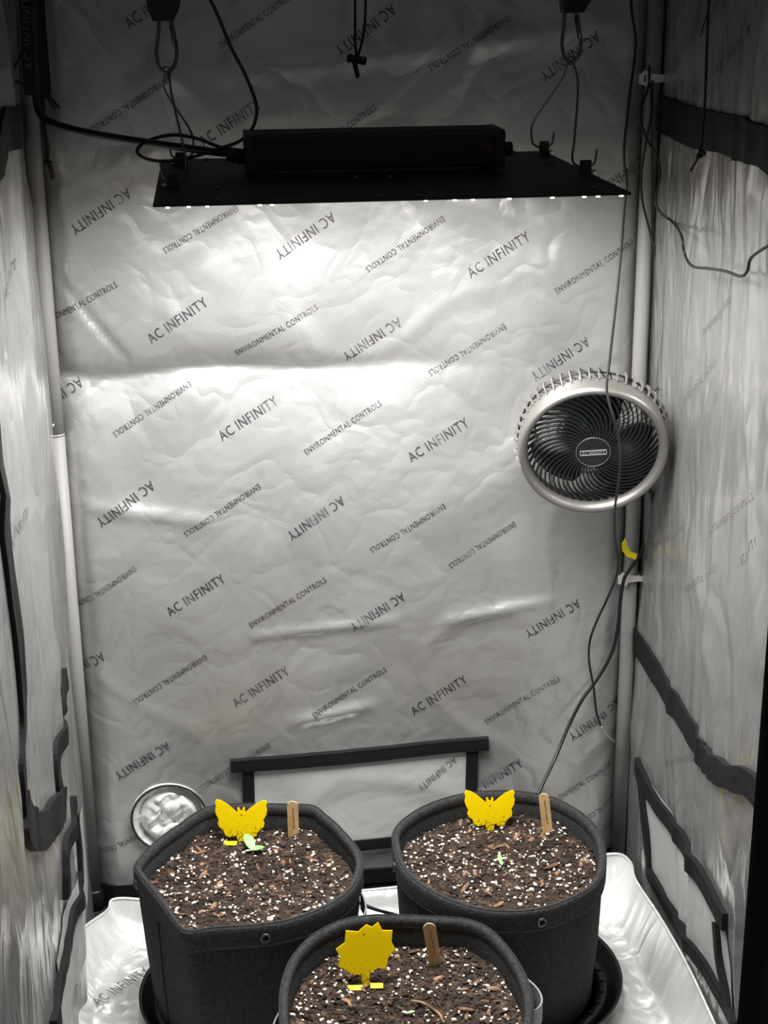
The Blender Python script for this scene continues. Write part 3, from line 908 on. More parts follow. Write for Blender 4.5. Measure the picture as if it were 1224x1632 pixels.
MB().add(*tube([a, a.lerp(b, 0.2), a.lerp(b, 0.8), b], [0.003, 0.0048, 0.0048, 0.003], 10)).build('toggle', 'cable_black', kc)
MB().add(*tube([aty(79, 262, -0.082), aty(82, 272, -0.082), aty(85, 285, -0.082)], 0.0032, 8)).build('string_end', 'cord_black', kc)

# ------------------------------------------------------------------ clip fan
def fan():
    c = aty(945, 716, -0.175)
    nrm = Vector((-0.16, -0.945, -0.29)).normalized()
    d = -nrm
    e1 = d.cross(Vector((0, 0, 1))).normalized()
    e2 = e1.cross(d)
    ra = math.radians(5)
    x_ = e1 * math.cos(ra) + e2 * math.sin(ra)
    y_ = -e1 * math.sin(ra) + e2 * math.cos(ra)
    R = Matrix((x_, y_, nrm)).transposed()
    t = thing('clip_fan', c, 'round black clip fan with a silver rim mounted on the right pole', 'fan', rot=R)
    S = 0.985
    A = MB().add(*lathe([(0.0925, 0.000), (0.0945, 0.007), (0.098, 0.0105), (0.1015, 0.0115), (0.1045, 0.0095), (0.1060, 0.004), (0.1062, -0.018), (0.1045, -0.024), (0.0955, -0.024), (0.0935, -0.012)], 96, closed=True))
    A.build('silver_rim', 'fan_silver', t, local=True)
    # swirling front grille: one rib mesh shared by all
    def rib_mesh(name, path, w, h, material, radial=False):
        P = catmull(path, 6)
        mb = MB()
        for i, p in enumerate(P):
            tn = (P[min(i + 1, len(P) - 1)] - P[max(i - 1, 0)]).normalized()
            side = tn.cross(Vector((0, 0, 1))) if not radial else Vector((-p.y, p.x, 0))
            if side.length < 1e-4: side = Vector((-p.y, p.x, 0))
            side = side.normalized() * (w / 2)
            up = side.cross(tn).normalized() * (h / 2)
            mb.v += [p - side - up, p + side - up, p + side + up, p - side + up]
        for i in range(len(P) - 1):
            for q in range(4):
                mb.f.append((i * 4 + q, i * 4 + (q + 1) % 4, i * 4 + 4 + (q + 1) % 4, i * 4 + 4 + q))
        mb.f += [(3, 2, 1, 0), tuple(len(P) * 4 - 4 + k for k in range(4))]
        return mb
    def ring_copies(first, n):
        for k in range(1, n):
            o = first.copy()
            COL.objects.link(o)
            o.parent = t
            o.rotation_euler = (0, 0, 2 * math.pi * k / n)
    def pol(r, a, z): return Vector((r * math.cos(math.radians(a)), r * math.sin(math.radians(a)), z))
    path = [pol(0.020, 0, 0.004), pol(0.038, 7, 0.004), pol(0.058, 19, 0.002), pol(0.076, 33, -0.001), pol(0.095, 50, -0.006)]
    ring_copies(rib_mesh('grille_rib', path, 0.0022, 0.0055, 'fan_black').build('grille_rib', 'fan_black', t, smooth=False, local=True), 48)
    hub = MB().add(*lathe([(0.0245, -0.004), (0.0245, 0.006), (0.0235, 0.0075), (0.021, 0.0082), (0.0001, 0.0085)], 48)).build('grille_hub', 'fan_black', t, local=True)
    MB().add(*lathe([(0.0236, 0.0074), (0.0242, 0.0082), (0.0247, 0.0074), (0.0242, 0.0068)], 48, closed=True)).build('hub_ring', 'fan_rib_grey', hub, local=True)
    # badge
    bw, bh = 0.0185, 0.0036
    fr = [(-bw, -bh), (bw, -bh), (bw, bh), (-bw, bh)]
    mb = MB()
    for (x0, y0), (x1, y1) in zip(fr, fr[1:] + fr[:1]):
        mb.add(*box(((x0 + x1) / 2, (y0 + y1) / 2, 0.0091), (abs(x1 - x0) + 0.0008, abs(y1 - y0) + 0.0008, 0.0006)))
    mb.build('badge_frame', 'fan_print', hub, smooth=False, local=True)
    tv, tf = text_mesh(AC)
    obj('badge_lettering', [Vector(((s - 0.5) * 0.032, q * 0.0046, 0.0093)) for s, q in tv], tf, 'fan_print', hub, smooth=False, local=True)
    # impeller
    for a0 in (38, 158, 272):
        mb = MB()
        nr, na = 8, 14
        for s in (0, 1):
            for i in range(nr + 1):
                r = 0.020 + (0.088 - 0.020) * i / nr
                for j in range(na + 1):
                    q = j / na
                    width = 62 + 26 * math.sin(math.pi * min(1, i / nr * 0.9))
                    sweep = 22 * (i / nr) ** 1.5
                    a = a0 + sweep + width * q
                    z = -0.016 - 0.026 * q - 0.004 * math.sin(math.pi * q) - s * 0.0018
                    mb.v.append(pol(r, a, z))
        K = (nr + 1) * (na + 1)
        for i in range(nr):
            for j in range(na):
                p = i * (na + 1) + j
                mb.f.append((p, p + 1, p + na + 2, p + na + 1))
                mb.f.append((K + p, K + p + na + 1, K + p + na + 2, K + p + 1))
        bd = [i * (na + 1) for i in range(nr + 1)] + [nr * (na + 1) + j for j in range(1, na + 1)] + [i * (na + 1) + na for i in range(nr - 1, -1, -1)] + [j for j in range(na - 1, 0, -1)]
        for a, b in zip(bd, bd[1:] + bd[:1]):
            mb.f.append((a, b, K + b, K + a))
        mb.build('blade', 'fan_blade', t, local=True)
    MB().add(*lathe([(0.022, -0.012), (0.024, -0.018), (0.024, -0.045), (0.020, -0.05)], 32)).build('impeller_hub', 'fan_blade', t, local=True)
    # rear cage
    path = [pol(0.106, 0, -0.016), pol(0.111, 0, -0.030), pol(0.107, 0, -0.044), pol(0.092, -6, -0.056), pol(0.065, -20, -0.063), pol(0.034, -36, -0.066)]
    ring_copies(rib_mesh('cage_rib', path, 0.0016, 0.0045, 'fan_rib_grey', True).build('cage_rib', 'fan_rib_grey', t, smooth=False, local=True), 52)
    for r, z in ((0.1055, -0.037), (0.080, -0.0595)):
        MB().add(*lathe([(r, z - 0.0014), (r + 0.0014, z), (r, z + 0.0014), (r - 0.0014, z)], 72, closed=True)).build('cage_ring', 'fan_black', t, local=True)
    MB().add(*lathe([(0.036, -0.058), (0.038, -0.064), (0.034, -0.085), (0.026, -0.094), (0.001, -0.096)], 40)).build('motor_housing', 'fan_black', t, local=True)
    # clamp on the pole
    off = R.transposed()
    def loc(p): return off @ (Vector(p) - c)
    pz = c.z - 0.055
    b0 = c + nrm * -0.09
    arm = [loc(b0), loc(b0 + Vector((0.01, 0.01, -0.03))), loc((RP[0] - 0.02, RP[1] - 0.03, pz + 0.01)), loc((RP[0], RP[1] - 0.018, pz))]
    MB().add(*tube(catmull(arm, 6), 0.009, 12)).build('swivel_arm', 'fan_black', t, local=True)
    fr = Matrix.Translation(loc((RP[0], RP[1], pz))) @ off.to_4x4()
    v, f = lathe([(0.0122, -0.02), (0.017, -0.02), (0.0185, -0.017), (0.0185, 0.017), (0.017, 0.02), (0.0122, 0.02)], 28, closed=True, frame=fr)
    cl_ = MB().add(v, f).build('pole_clamp', 'fan_black', t, local=True)
    v, f = box((0.006, -0.024, -0.012), (0.034, 0.014, 0.020), 0.003, frame=fr)
    obj('clamp_knob', v, f, 'fan_black', cl_, local=True)
    return t, c, R
FAN, FAN_C, FAN_R = fan()
to_fan = (Matrix.Translation(FAN_C) @ FAN_R.to_4x4()).inverted()
p = [aty(*q) for q in ((1034, 775, -0.09), (1040, 795, -0.08), (1042, 818, -0.07), (1036, 848, -0.06), (1020, 884, -0.055), (1003, 908, -0.052), (994, 925, -0.052), (989, 955, -0.05), (985, 995, -0.05), (976, 1038, -0.05), (955, 1078, -0.05), (928, 1115, -0.055), (905, 1160, -0.065), (884, 1210, -0.09), (862, 1256, -0.13), (845, 1300, -0.15), (820, 1345, -0.15), (700, 1420, -0.16))]
cord = MB().add(*tube(catmull(p, 8), 0.0028, 8)).tf(to_fan).build('power_cord', 'cable_black', FAN, local=True)
tagp = [(997, 857), (991, 866), (992, 878), (999, 887), (1013, 892), (1016, 883), (1005, 879), (1000, 870)]
tc_ = aty(1002, 876, -0.075)
pl = [aty(a, b, -0.075) - tc_ for a, b in tagp]
MB().add(*prism([(q.x, q.z) for q in pl], 0.0012)).tf(to_fan @ Matrix.Translation(tc_)).build('yellow_tag', 'tag_yellow', cord, smooth=False, local=True)

# ------------------------------------------------------------------ duct sleeve on the back wall
def duct():
    c = aty(270, 1302, -0.03)
    R = 0.060
    t = thing('duct_sleeve', (c.x, -0.012, c.z), 'crumpled silver duct sleeve with a black drawcord edge low on the back wall', 'sleeve')
    fr = Matrix.Translation((c.x, 0, c.z)) @ Matrix.Rotation(math.radians(90), 4, 'X')
    def ripple(prof, amp, seed, n=90):
        v, f = lathe(prof, n)
        f = f[:-2]
        out = []
        for p in v:
            r = math.hypot(p.x, p.y)
            a = math.atan2(p.y, p.x)
            k = amp * (nz(math.cos(a) * 2.5 + r * 60, math.sin(a) * 2.5, seed) + 0.6 * nz(math.cos(a) * 6, math.sin(a) * 6 + r * 90, seed + 3))
            out.append(fr @ Vector((p.x * (1 + k * 3), p.y * (1 + k * 3), p.z + k)))
        return out, f
    v, f = ripple([(R * 1.05, 0.002), (R * 1.04, 0.012), (R * 1.01, 0.026), (R * 0.99, 0.034), (R * 0.96, 0.034), (R * 0.90, 0.029), (R * 0.80, 0.026), (R * 0.72, 0.026)], 0.003, 2.0)
    obj('sleeve_side', v, f, 'mylar_sleeve', t)
    v, f = lathe([(R * 0.76 * (1 - i / 26) + 0.0003, 0.026) for i in range(27)], 110)
    f = f[:-2]
    out = []
    for p in v:
        r = math.hypot(p.x, p.y) / (R * 0.76)
        a = math.atan2(p.y, p.x)
        w = 0.5 * nz(p.x * 40, p.y * 40, 1.0)
        g = abs(nz(p.x * 26 + w, p.y * 26 + w, 5.5)) * 2
        g2 = abs(nz(p.x * 60 + w, p.y * 60 - w, 8.5)) * 2
        pl = abs(math.sin(a * 4.5 + 1.5 * nz(r * 2, a, 3.0)))
        out.append(fr @ Vector((p.x, p.y, p.z + (1 - r ** 6) * (0.002 + 0.010 * g + 0.005 * g2 + 0.004 * pl * r))))
    obj('gathered_end', out, f, 'mylar_sleeve', t)
    loop = [fr @ Vector((R * 0.99 * math.cos(a), R * 0.99 * math.sin(a), 0.035)) for a in [2 * math.pi * i / 60 for i in range(60)]]
    MB().add(*tube(loop, 0.0020, 7, closed=True)).build('drawcord_edge', 'ring_edge', t)
duct()

# ------------------------------------------------------------------ pots
ICO_V = []
_g = (1 + 5 ** 0.5) / 2
for a, b in ((-1, _g), (1, _g), (-1, -_g), (1, -_g)):
    ICO_V.append(Vector((a, b, 0)).normalized())
for a, b in ((-1, _g), (1, _g), (-1, -_g), (1, -_g)):
    ICO_V.append(Vector((0, a, b)).normalized())
for a, b in ((_g, -1), (_g, 1), (-_g, -1), (-_g, 1)):
    ICO_V.append(Vector((a, 0, b)).normalized())
ICO_F = [(0, 11, 5), (0, 5, 1), (0, 1, 7), (0, 7, 10), (0, 10, 11), (1, 5, 9), (5, 11, 4), (11, 10, 2), (10, 7, 6), (7, 1, 8), (3, 9, 4), (3, 4, 2), (3, 2, 6), (3, 6, 8), (3, 8, 9), (4, 9, 5), (2, 4, 11), (6, 2, 10), (8, 6, 7), (9, 8, 1)]
def bits(mb, p, size, stretch, rng):
    M = Matrix.Rotation(rng.random() * 6.28, 3, 'Z') @ Matrix.Rotation(rng.uniform(-0.8, 0.8), 3, 'X')
    sx, sy, sz = size * rng.uniform(0.7, 1.2) * stretch, size * rng.uniform(0.6, 1.0), size * rng.uniform(0.5, 0.9)
    mb.add([Vector(p) + M @ Vector((q.x * sx * rng.uniform(0.8, 1.2), q.y * sy * rng.uniform(0.8, 1.2), q.z * sz)) for q in ICO_V], ICO_F)

RIMZ = 0.25
POTS = {}
def pot(key, rim_px, base_r, label, soil_label, soil_drop, grommets, lift, seed):
    rng = random.Random(seed)
    rp = [atz(x, y, RIMZ) for x, y in rim_px]
    cx = (min(p.x for p in rp) + max(p.x for p in rp)) / 2
    cy = (min(p.y for p in rp) + max(p.y for p in rp)) / 2
    sm = catmull(rp, 8, closed=True)
    pol = sorted((math.atan2(p.y - cy, p.x - cx), math.hypot(p.x - cx, p.y - cy)) for p in sm)
    def rad(a):
        a = (a + math.pi) % (2 * math.pi) - math.pi
        lo = pol[-1]
        lo = (lo[0] - 2 * math.pi, lo[1])
        for q in pol + [(pol[0][0] + 2 * math.pi, pol[0][1])]:
            if q[0] >= a:
                w = (a - lo[0]) / max(1e-9, q[0] - lo[0])
                return lo[1] * (1 - w) + q[1] * w
            lo = q
        return pol[0][1]
    NA = 120
    RR = [rad(2 * math.pi * k / NA) for k in range(NA)]
    z0 = lift
    t = thing('fabric_pot', (cx, cy, z0), label, 'pot', 'black fabric pots')
    def pt(k, tt, off=0.0, z=None):
        a = 2 * math.pi * k / NA
        w = tt ** 0.75
        r = base_r * (1 - w) + RR[k % NA] * w + off
        zz = z0 + (RIMZ - z0) * tt if z is None else z
        r += 0.0035 * nz(math.cos(a) * 3 + seed, math.sin(a) * 3, tt * 3) * (1 - tt)
        return Vector((cx + r * math.cos(a), cy + r * math.sin(a), zz))
    def rings(specs, cap=None):
        mb = MB()
        for tt, off in specs:
            for k in range(NA):
                mb.v.append(pt(k, tt, off))
        for i in range(len(specs) - 1):
            for k in range(NA):
                k2 = (k + 1) % NA
                mb.f.append((i * NA + k, i * NA + k2, (i + 1) * NA + k2, (i + 1) * NA + k))
        return mb
    body = rings([(0.0, -0.012), (0.012, -0.002), (0.05, 0), (0.2, 0), (0.4, 0), (0.6, 0), (0.75, 0), (0.88, -0.0005), (0.99, -0.001), (0.995, -0.004), (0.985, -0.0065), (0.85, -0.0065), (0.7, -0.006), (0.6, -0.006)])
    body.f.append(tuple(range(NA - 1, -1, -1)))
    bo = body.build('felt_body', 'felt', t)
    hem = rings([(0.862, 0.0005), (0.862, 0.0028), (0.90, 0.0036), (0.96, 0.0032), (0.995, 0.0026), (1.006, 0.0005), (1.008, -0.003), (1.004, -0.0072), (0.985, -0.0085), (0.95, -0.008), (0.94, -0.0062)])
    ho = hem.build('hem', 'felt_hem', t)
    # piping line on top and stitching round the hem
    MB().add(*tube([pt(k, 1.008, -0.0012) for k in range(NA)], 0.0013, 5, closed=True)).build('hem_piping', 'felt', ho)
    mb = MB()
    for k in range(0, NA * 2):
        a, b = k / 2, k / 2 + 0.32
        i = int(a)
        q0 = pt(i, 0.878, 0.0036).lerp(pt(i + 1, 0.878, 0.0036), a - i)
        q1 = pt(i, 0.878, 0.0036).lerp(pt(i + 1, 0.878, 0.0036), min(1, b - i))
        mb.add(*tube([q0, q1], 0.0005, 4))
    tag(mb.build('stitching', 'stitch', ho), kind='stuff')
    # vertical side seam
    for ang in (math.radians(212), math.radians(20)):
        k = int(ang / (2 * math.pi) * NA)
        MB().add(*tube([pt(k, q / 12, 0.0008) for q in range(1, 11)], 0.0016, 6)).build('side_seam', 'felt', bo)
    for gx, gy in grommets:
        g = atz(gx, gy, RIMZ - 0.022)
        a = math.atan2(g.y - cy, g.x - cx)
        k = a / (2 * math.pi) * NA
        k = int(round(k)) % NA
        p0 = pt(k, 0.925, 0.004)
        p1 = pt((k + 1) % NA, 0.925, 0.004)
        tn = (p1 - p0).normalized()
        out = tn.cross(Vector((0, 0, 1))).normalized()
        fr = Matrix((tn.to_4d() * 1, Vector((0, 0, 1, 0)), out.to_4d(), Vector((0, 0, 0, 1)))).transposed()
        for i in range(3):
            fr[i][3] = p0[i]
            fr[3][i] = 0
        G = MB().add(*lathe([(0.0036, 0.0), (0.0042, 0.0016), (0.0058, 0.0020), (0.0072, 0.001), (0.0074, -0.001), (0.0036, -0.001)], 28, closed=True, frame=fr)).build('grommet', 'grommet', ho)
        MB().add(*lathe([(0.0037, 0.0003), (0.0001, 0.0002)], 20, frame=fr)).build('eyelet_hole', 'driver_black', G)
    # --- soil
    so = thing('potting_soil', (cx, cy, RIMZ - 0.04), soil_label, 'soil')
    tag(so, kind='stuff')
    NR = 44
    def soil_z(x, y):
        yy = (y - cy) / 0.15
        xx = (x - cx) / 0.15
        rr = math.hypot(xx, yy)
        return RIMZ - soil_drop - 0.006 * yy + 0.006 * rr * rr - 0.006 * math.exp(-((rr) / 0.35) ** 2) \
            + 0.0055 * nz(x * 24, y * 24, seed) + 0.0040 * nz(x * 60, y * 60, seed + 2) + 0.0026 * nz(x * 130, y * 130, seed + 5)
    mb = MB()
    mb.v.append(Vector((cx, cy, soil_z(cx, cy))))
    NK = 150
    for i in range(1, NR + 1):
        for k in range(NK):
            a = 2 * math.pi * k / NK
            r = (rad(a) - 0.0085) * (i / NR)
            x, y = cx + r * math.cos(a), cy + r * math.sin(a)
            mb.v.append(Vector((x, y, soil_z(x, y) if i < NR else soil_z(x, y) - 0.004)))
    for k in range(NK):
        mb.f.append((0, 1 + k, 1 + (k + 1) % NK))
    for i in range(NR - 1):
        for k in range(NK):
            k2 = (k + 1) % NK
            mb.f.append((1 + i * NK + k, 1 + (i + 1) * NK + k, 1 + (i + 1) * NK + k2, 1 + i * NK + k2))
    tag(mb.build('soil_bed', 'soil', so), kind='stuff')
    def spot(edge=0.012):
        a = rng.random() * 2 * math.pi
        r = (rad(a) - edge) * math.sqrt(rng.random())
        return cx + r * math.cos(a), cy + r * math.sin(a)
    cd, pe, bk = MB(), MB(), MB()
    for _ in range(2600):
        x, y = spot()
        s = rng.choice((0.0016, 0.002, 0.0026, 0.0034))
        bits(cd, (x, y, soil_z(x, y) + s * 0.2), s, rng.choice((1, 1.3, 2.4)), rng)
    for _ in range(560):
        x, y = spot(0.013)
        if nz(x * 20, y * 20, seed + 9) < -0.25: continue
        s = rng.choice((0.0010, 0.0014, 0.0018, 0.0022, 0.0028))
        bits(pe, (x, y, soil_z(x, y) + 0.0016 + s * 0.3), s, rng.choice((1, 1, 1.4)), rng)
    for _ in range(46):
        x, y = spot(0.02)
        s = rng.choice((0.0025, 0.0035, 0.0045))
        bits(bk, (x, y, soil_z(x, y) + 0.002), s, rng.choice((1.5, 2.2, 3.0)), rng)
    tag(cd.build('soil_clods', 'soil_clod', so, smooth=False), kind='stuff')
    tag(pe.build('perlite_grains', 'perlite', so, smooth=False), kind='stuff')
    tag(bk.build('bark_chips', 'bark', so, smooth=False), kind='stuff')
    POTS[key] = dict(c=(cx, cy), z=soil_z, pt=pt, NA=NA, root=t, rad=rad, soil=so)
    return t

pot('left', [(216, 1378), (246, 1344), (284, 1316), (320, 1292), (352, 1284), (400, 1282), (450, 1283), (498, 1285), (520, 1300), (545, 1322), (574, 1360), (574, 1390), (558, 1420), (520, 1447), (455, 1470), (390, 1478), (340, 1481), (300, 1487), (281, 1474), (255, 1437), (224, 1398)],
    0.140, 'left rear black fabric pot holding the seedling with two broad leaves', 'dark brown potting soil with white perlite in the left rear pot', 0.036, [(421, 1489), (227, 1410)], 0.0175, 3)
pot('right', [(628, 1325), (645, 1305), (680, 1284), (730, 1268), (780, 1262), (830, 1263), (880, 1272), (925, 1295), (952, 1322), (963, 1352), (962, 1385), (948, 1412), (915, 1432), (870, 1449), (820, 1455), (770, 1452), (720, 1438), (670, 1412), (640, 1382), (629, 1350)],
    0.136, 'right rear black fabric pot below the fan cord', 'dark brown potting soil with white perlite in the right rear pot', 0.036, [(856, 1468), (632, 1385)], 0.0175, 11)
pot('front', [(447, 1600), (452, 1560), (468, 1522), (500, 1490), (545, 1468), (590, 1460), (640, 1460), (690, 1462), (740, 1466), (775, 1478), (806, 1506), (832, 1545), (846, 1585), (846, 1630), (830, 1670), (780, 1705), (700, 1722), (620, 1725), (540, 1712), (480, 1680), (452, 1645)],
    0.138, 'front centre black fabric pot cut off by the lower picture edge', 'dark moist potting soil with perlite in the front pot', 0.040, [], 0.010, 23)

# carrying handles of grey webbing
def handle(key, ang, t0, label_mat='strap_grey', flare=0.012):
    P = POTS[key]
    k0 = int(ang / 360 * P['NA'])
    pts = []
    for i in range(-5, 6):
        q = i / 5
        p = P['pt']((k0 + i) % P['NA'], t0 - 0.10 * (1 - q * q) * 0.3, 0.003 + flare * (1 - q * q))
        pts.append(p)
    mb = MB()
    for i, p in enumerate(pts):
        mb.v += [p + Vector((0, 0, -0.014)), p + Vector((0, 0, 0.014))]
        a = Vector((P['c'][0] - p.x, P['c'][1] - p.y, 0)).normalized() * 0.0022
        mb.v += [p + a + Vector((0, 0, 0.014)), p + a + Vector((0, 0, -0.014))]
    for i in range(len(pts) - 1):
        for q in range(4):
            mb.f.append((i * 4 + q, i * 4 + (q + 1) % 4, i * 4 + 4 + (q + 1) % 4, i * 4 + 4 + q))
    mb.f += [(3, 2, 1, 0), tuple(len(pts) * 4 - 4 + k for k in range(4))]
    mb.build('handle', label_mat, P['root'], smooth=False)
handle('left', 338, 0.74)
handle('front', 4, 0.86, flare=0.020)
handle('front', 178, 0.78)

# saucers under the rear pots
def saucer(key, r, label):
    cx, cy = POTS[key]['c']
    t = thing('pot_saucer', (cx, cy, 0.0105), label, 'saucer', 'black pot saucers')
    fr = Matrix.Translation((cx, cy, 0.0105))
    MB().add(*lathe([(0.001, 0.0), (r - 0.012, 0.0), (r - 0.006, 0.003), (r, 0.028), (r + 0.003, 0.030), (r + 0.003, 0.032), (r - 0.002, 0.031), (r - 0.010, 0.008), (r - 0.024, 0.0065), (0.001, 0.0065)], 80, frame=fr)).build('dish', 'saucer_black', t)
    MB().add(*lathe([(r - 0.036, 0.0065), (r - 0.032, 0.020), (r - 0.020, 0.022), (r - 0.016, 0.0065)], 80, frame=fr)).build('riser_ring', 'saucer_black', t)
    for k in range(36):
        a = 2 * math.pi * k / 36
        v, f = box((r - 0.026, 0, 0.0215), (0.008, 0.003, 0.003), 0.0005, frame=fr @ Matrix.Rotation(a, 4, 'Z'))
        obj('drain_slot', v, f, 'driver_black', t, smooth=False)
saucer('right', 0.178, 'round black slotted saucer showing beside the right rear pot')
saucer('left', 0.163, 'round black saucer under the left rear pot')

# ------------------------------------------------------------------ sticky traps
BUT = [(175, 165), (260, 185), (360, 240), (450, 305), (500, 345), (513, 335), (508, 290), (525, 272), (545, 290), (558, 322), (588, 322), (596, 285), (615, 272), (632, 290), (630, 330), (645, 342), (720, 285), (820, 220), (920, 180), (968, 180), (990, 215), (972, 260), (990, 320), (975, 390), (928, 455), (945, 505), (935, 555), (880, 590), (840, 625), (815, 680), (760, 705), (700, 692), (665, 665), (640, 670), (634, 760), (590, 780), (540, 772), (505, 730), (492, 675), (440, 692), (390, 700), (330, 688), (302, 650), (280, 600), (222, 560), (190, 510), (212, 460), (170, 390), (150, 330), (165, 260), (148, 205)]
SUN = [(300, 225), (340, 200), (345, 155), (398, 160), (435, 133), (460, 143), (487, 125), (505, 156), (550, 157), (545, 200), (560, 230), (530, 262), (520, 302), (480, 300), (448, 318), (445, 362), (430, 372), (415, 364), (412, 325), (370, 322), (345, 306), (310, 292), (320, 258)]
def trap(key, px, py, poly, scale, cxp, base_p, yawdeg, tilt, label, bar, hole):
    P = POTS[key]
    q = atz(px, py, RIMZ - 0.038)
    z = P['z'](q.x, q.y)
    t = thing('sticky_trap', (q.x, q.y, z - 0.001), label, 'insect trap', 'yellow sticky insect traps')
    t.rotation_euler = (math.radians(tilt), 0, math.radians(yawdeg))
    pl = [((a - cxp) * scale, (base_p - b) * scale * 1.15) for a, b in poly]
    v, f = prism(pl, 0.0014)
    card = obj('card', v, f, 'sticky_yellow', t, smooth=False, local=True)
    hx, hz = (hole[0] - cxp) * scale, (base_p - hole[1]) * scale * 1.15
    v, f = lathe([(0.0011, -0.0004), (0.0011, 0.0004)], 12, frame=Matrix.Translation((hx, -0.0008, hz)) @ Matrix.Rotation(math.radians(90), 4, 'X'))
    obj('punch_hole', v, f, 'tag_ink', card, smooth=False, local=True)
    v, f = prism([(-0.0035, 0.004), (0.0035, 0.004), (0.0030, -0.02), (0.0, -0.034), (-0.0030, -0.02)], 0.0014)
    obj('stake', v, f, 'tag_yellow', t, smooth=False, local=True)
    for x0, x1, zz in bar:
        v, f = box(((x0 + x1) / 2, -0.005, zz), (abs(x1 - x0), 0.009, 0.0014), 0.0004, frame=Matrix.Rotation(math.radians(28), 4, 'X'))
        obj('foot_tab', v, f, 'tag_yellow', t, smooth=False, local=True)
trap('right', 781, 1322, BUT, 0.0000905, 570, 770, -6, -18, 'plain yellow butterfly-shaped sticky trap in the right rear pot', [(-0.024, -0.009, 0.0), (0.006, 0.024, 0.0)], (578, 402))
trap('left', 385, 1344, BUT, 0.0000925, 575, 770, -8, -18, 'speckled yellow butterfly-shaped sticky trap in the left rear pot', [(-0.026, -0.006, 0.002), (0.010, 0.022, 0.005)], (578, 385))
trap('front', 583, 1567, SUN, 0.000292, 430, 370, -6, -20, 'yellow sunflower-shaped sticky trap in the front pot', [(-0.026, -0.004, 0.003), (0.006, 0.022, 0.006)], (424, 170))

# ------------------------------------------------------------------ wooden labels
def stick(key, px, py, top, width, label, lean, yawdeg, seed):
    P = POTS[key]
    q = atz(px, py, RIMZ - 0.038)
    z = P['z'](q.x, q.y)
    t = thing('plant_label', (q.x, q.y, z), label, 'plant label', 'wooden plant labels')
    t.rotation_euler = (0, math.radians(lean), math.radians(yawdeg))
    w = width / 2
    out = [(-w, -0.03), (w, -0.03), (w, top - w)] + [(w * math.cos(a), top - w + w * math.sin(a)) for a in [math.pi * i / 10 for i in range(1, 10)]] + [(-w, top - w)]
    v, f = prism(out, 0.002)
    obj('wood_blade', v, f, 'wood', t, smooth=False, local=True)
    rng = random.Random(seed)
    zz = top * 0.2
    mb = MB()
    while zz < top * 0.82:
        h = rng.uniform(0.0012, 0.0035)
        pts = [Vector((0.001 + rng.uniform(-0.0016, 0.0016), -0.00112, zz + h * i / 3)) for i in range(4)]
        mb.add(*tube(catmull(pts, 3), 0.00035, 4))
        zz += h + rng.choice((0.0004, 0.0006, 0.0016))
    mb.build('pencil_writing', 'pencil', t, local=True)
stick('left', 468, 1334, 0.0575, 0.0165, 'upright wooden plant label in the left rear pot', 0, -6, 4)
stick('right', 873, 1332, 0.0665, 0.0155, 'pale wooden plant label leaning in the right rear pot', -7, -20, 5)
stick('front', 694, 1536, 0.0640, 0.0165, 'shaded wooden plant label leaning in the front pot', -8, -6, 6)

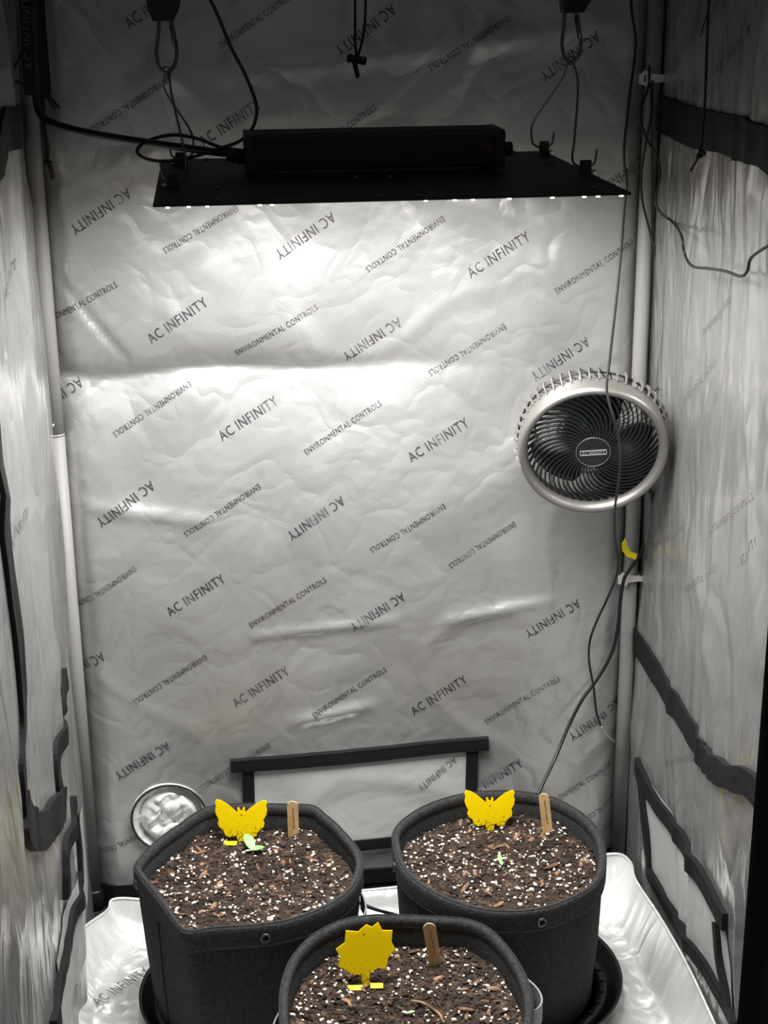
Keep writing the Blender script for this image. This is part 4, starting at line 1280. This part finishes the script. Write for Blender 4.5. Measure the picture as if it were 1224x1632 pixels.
# ------------------------------------------------------------------ seedlings
def leaf(t, base, direction, length, width, lift, material='leaf', name='leaf'):
    d = Vector((*direction, 0)).normalized()
    s = Vector((-d.y, d.x, 0))
    mb = MB()
    n = 8
    for i in range(n + 1):
        u = i / n
        w = width / 2 * math.sin(math.pi * (0.06 + 0.94 * u) ** 0.85) ** 0.8 if u < 1 else 0.0002
        c = Vector(base) + d * (length * u) + Vector((0, 0, lift * math.sin(u * 1.9) * length))
        for k, z in ((-1, 0.16), (-0.5, 0.06), (0, 0.0), (0.5, 0.06), (1, 0.16)):
            mb.v.append(c + s * (w * k) + Vector((0, 0, z * w)))
    for i in range(n):
        for k in range(4):
            mb.f.append((i * 5 + k, i * 5 + k + 1, i * 5 + k + 6, i * 5 + k + 5))
    K = len(mb.v)
    mb.v += [p - Vector((0, 0, 0.0006)) for p in mb.v[:K]]
    mb.f += [tuple(reversed([i + K for i in q])) for q in mb.f[:]]
    mb.build(name, material, t, local=True)
def seedling(key, px, py, label, leaves, h):
    P = POTS[key]
    q = atz(px, py, RIMZ - 0.040)
    z = P['z'](q.x, q.y)
    t = thing('seedling', (q.x, q.y, z), label, 'seedling', 'green seedlings')
    MB().add(*tube(catmull([(0, 0, -0.006), (0.0004, 0, h * 0.5), (0, 0, h)], 5), 0.0011, 8)).build('stem', 'stem_green', t, local=True)
    for d, l, w, lift, mt in leaves:
        leaf(t, (0, 0, h), d, l, w, lift, mt)
seedling('left', 403, 1362, 'seedling with two broad light green leaves in the left rear pot',
         [((-0.35, 1.0), 0.030, 0.0155, 0.35, 'leaf'), ((1.0, 0.12), 0.0175, 0.0125, 0.1, 'leaf'), ((-1.0, -0.05), 0.012, 0.0045, -0.05, 'leaf_pale')], 0.008)
seedling('right', 797, 1376, 'tiny four-leaved green seedling in the centre of the right rear pot',
         [((0.0, 1.0), 0.0115, 0.0062, 0.25, 'leaf'), ((0.05, -1.0), 0.0125, 0.0058, -0.1, 'leaf'), ((1, 0.12), 0.0115, 0.0042, 0.2, 'leaf_pale'), ((-1, 0.05), 0.0085, 0.0042, 0.1, 'leaf_pale')], 0.008)
seedling('front', 650, 1614, 'barely sprouted pale green seedling in the front pot',
         [((1, 0.1), 0.009, 0.005, 0.1, 'leaf'), ((-1, 0.3), 0.008, 0.004, 0.1, 'leaf_pale')], 0.004)

# curled twig on the front soil and loose pale sticks
P = POTS['front']
tw = []
for x, y in ((655, 1592), (672, 1594), (690, 1602), (702, 1615), (705, 1624)):
    q = atz(x, y, RIMZ - 0.036)
    tw.append(Vector((q.x, q.y, P['z'](q.x, q.y) + 0.005)))
tag(MB().add(*tube(catmull(tw, 5), [0.0012] + [0.0019] * 18 + [0.0012] * 2, 7)).build('twig', 'bark'), 'curled brown twig lying on the soil of the front pot', 'twig')
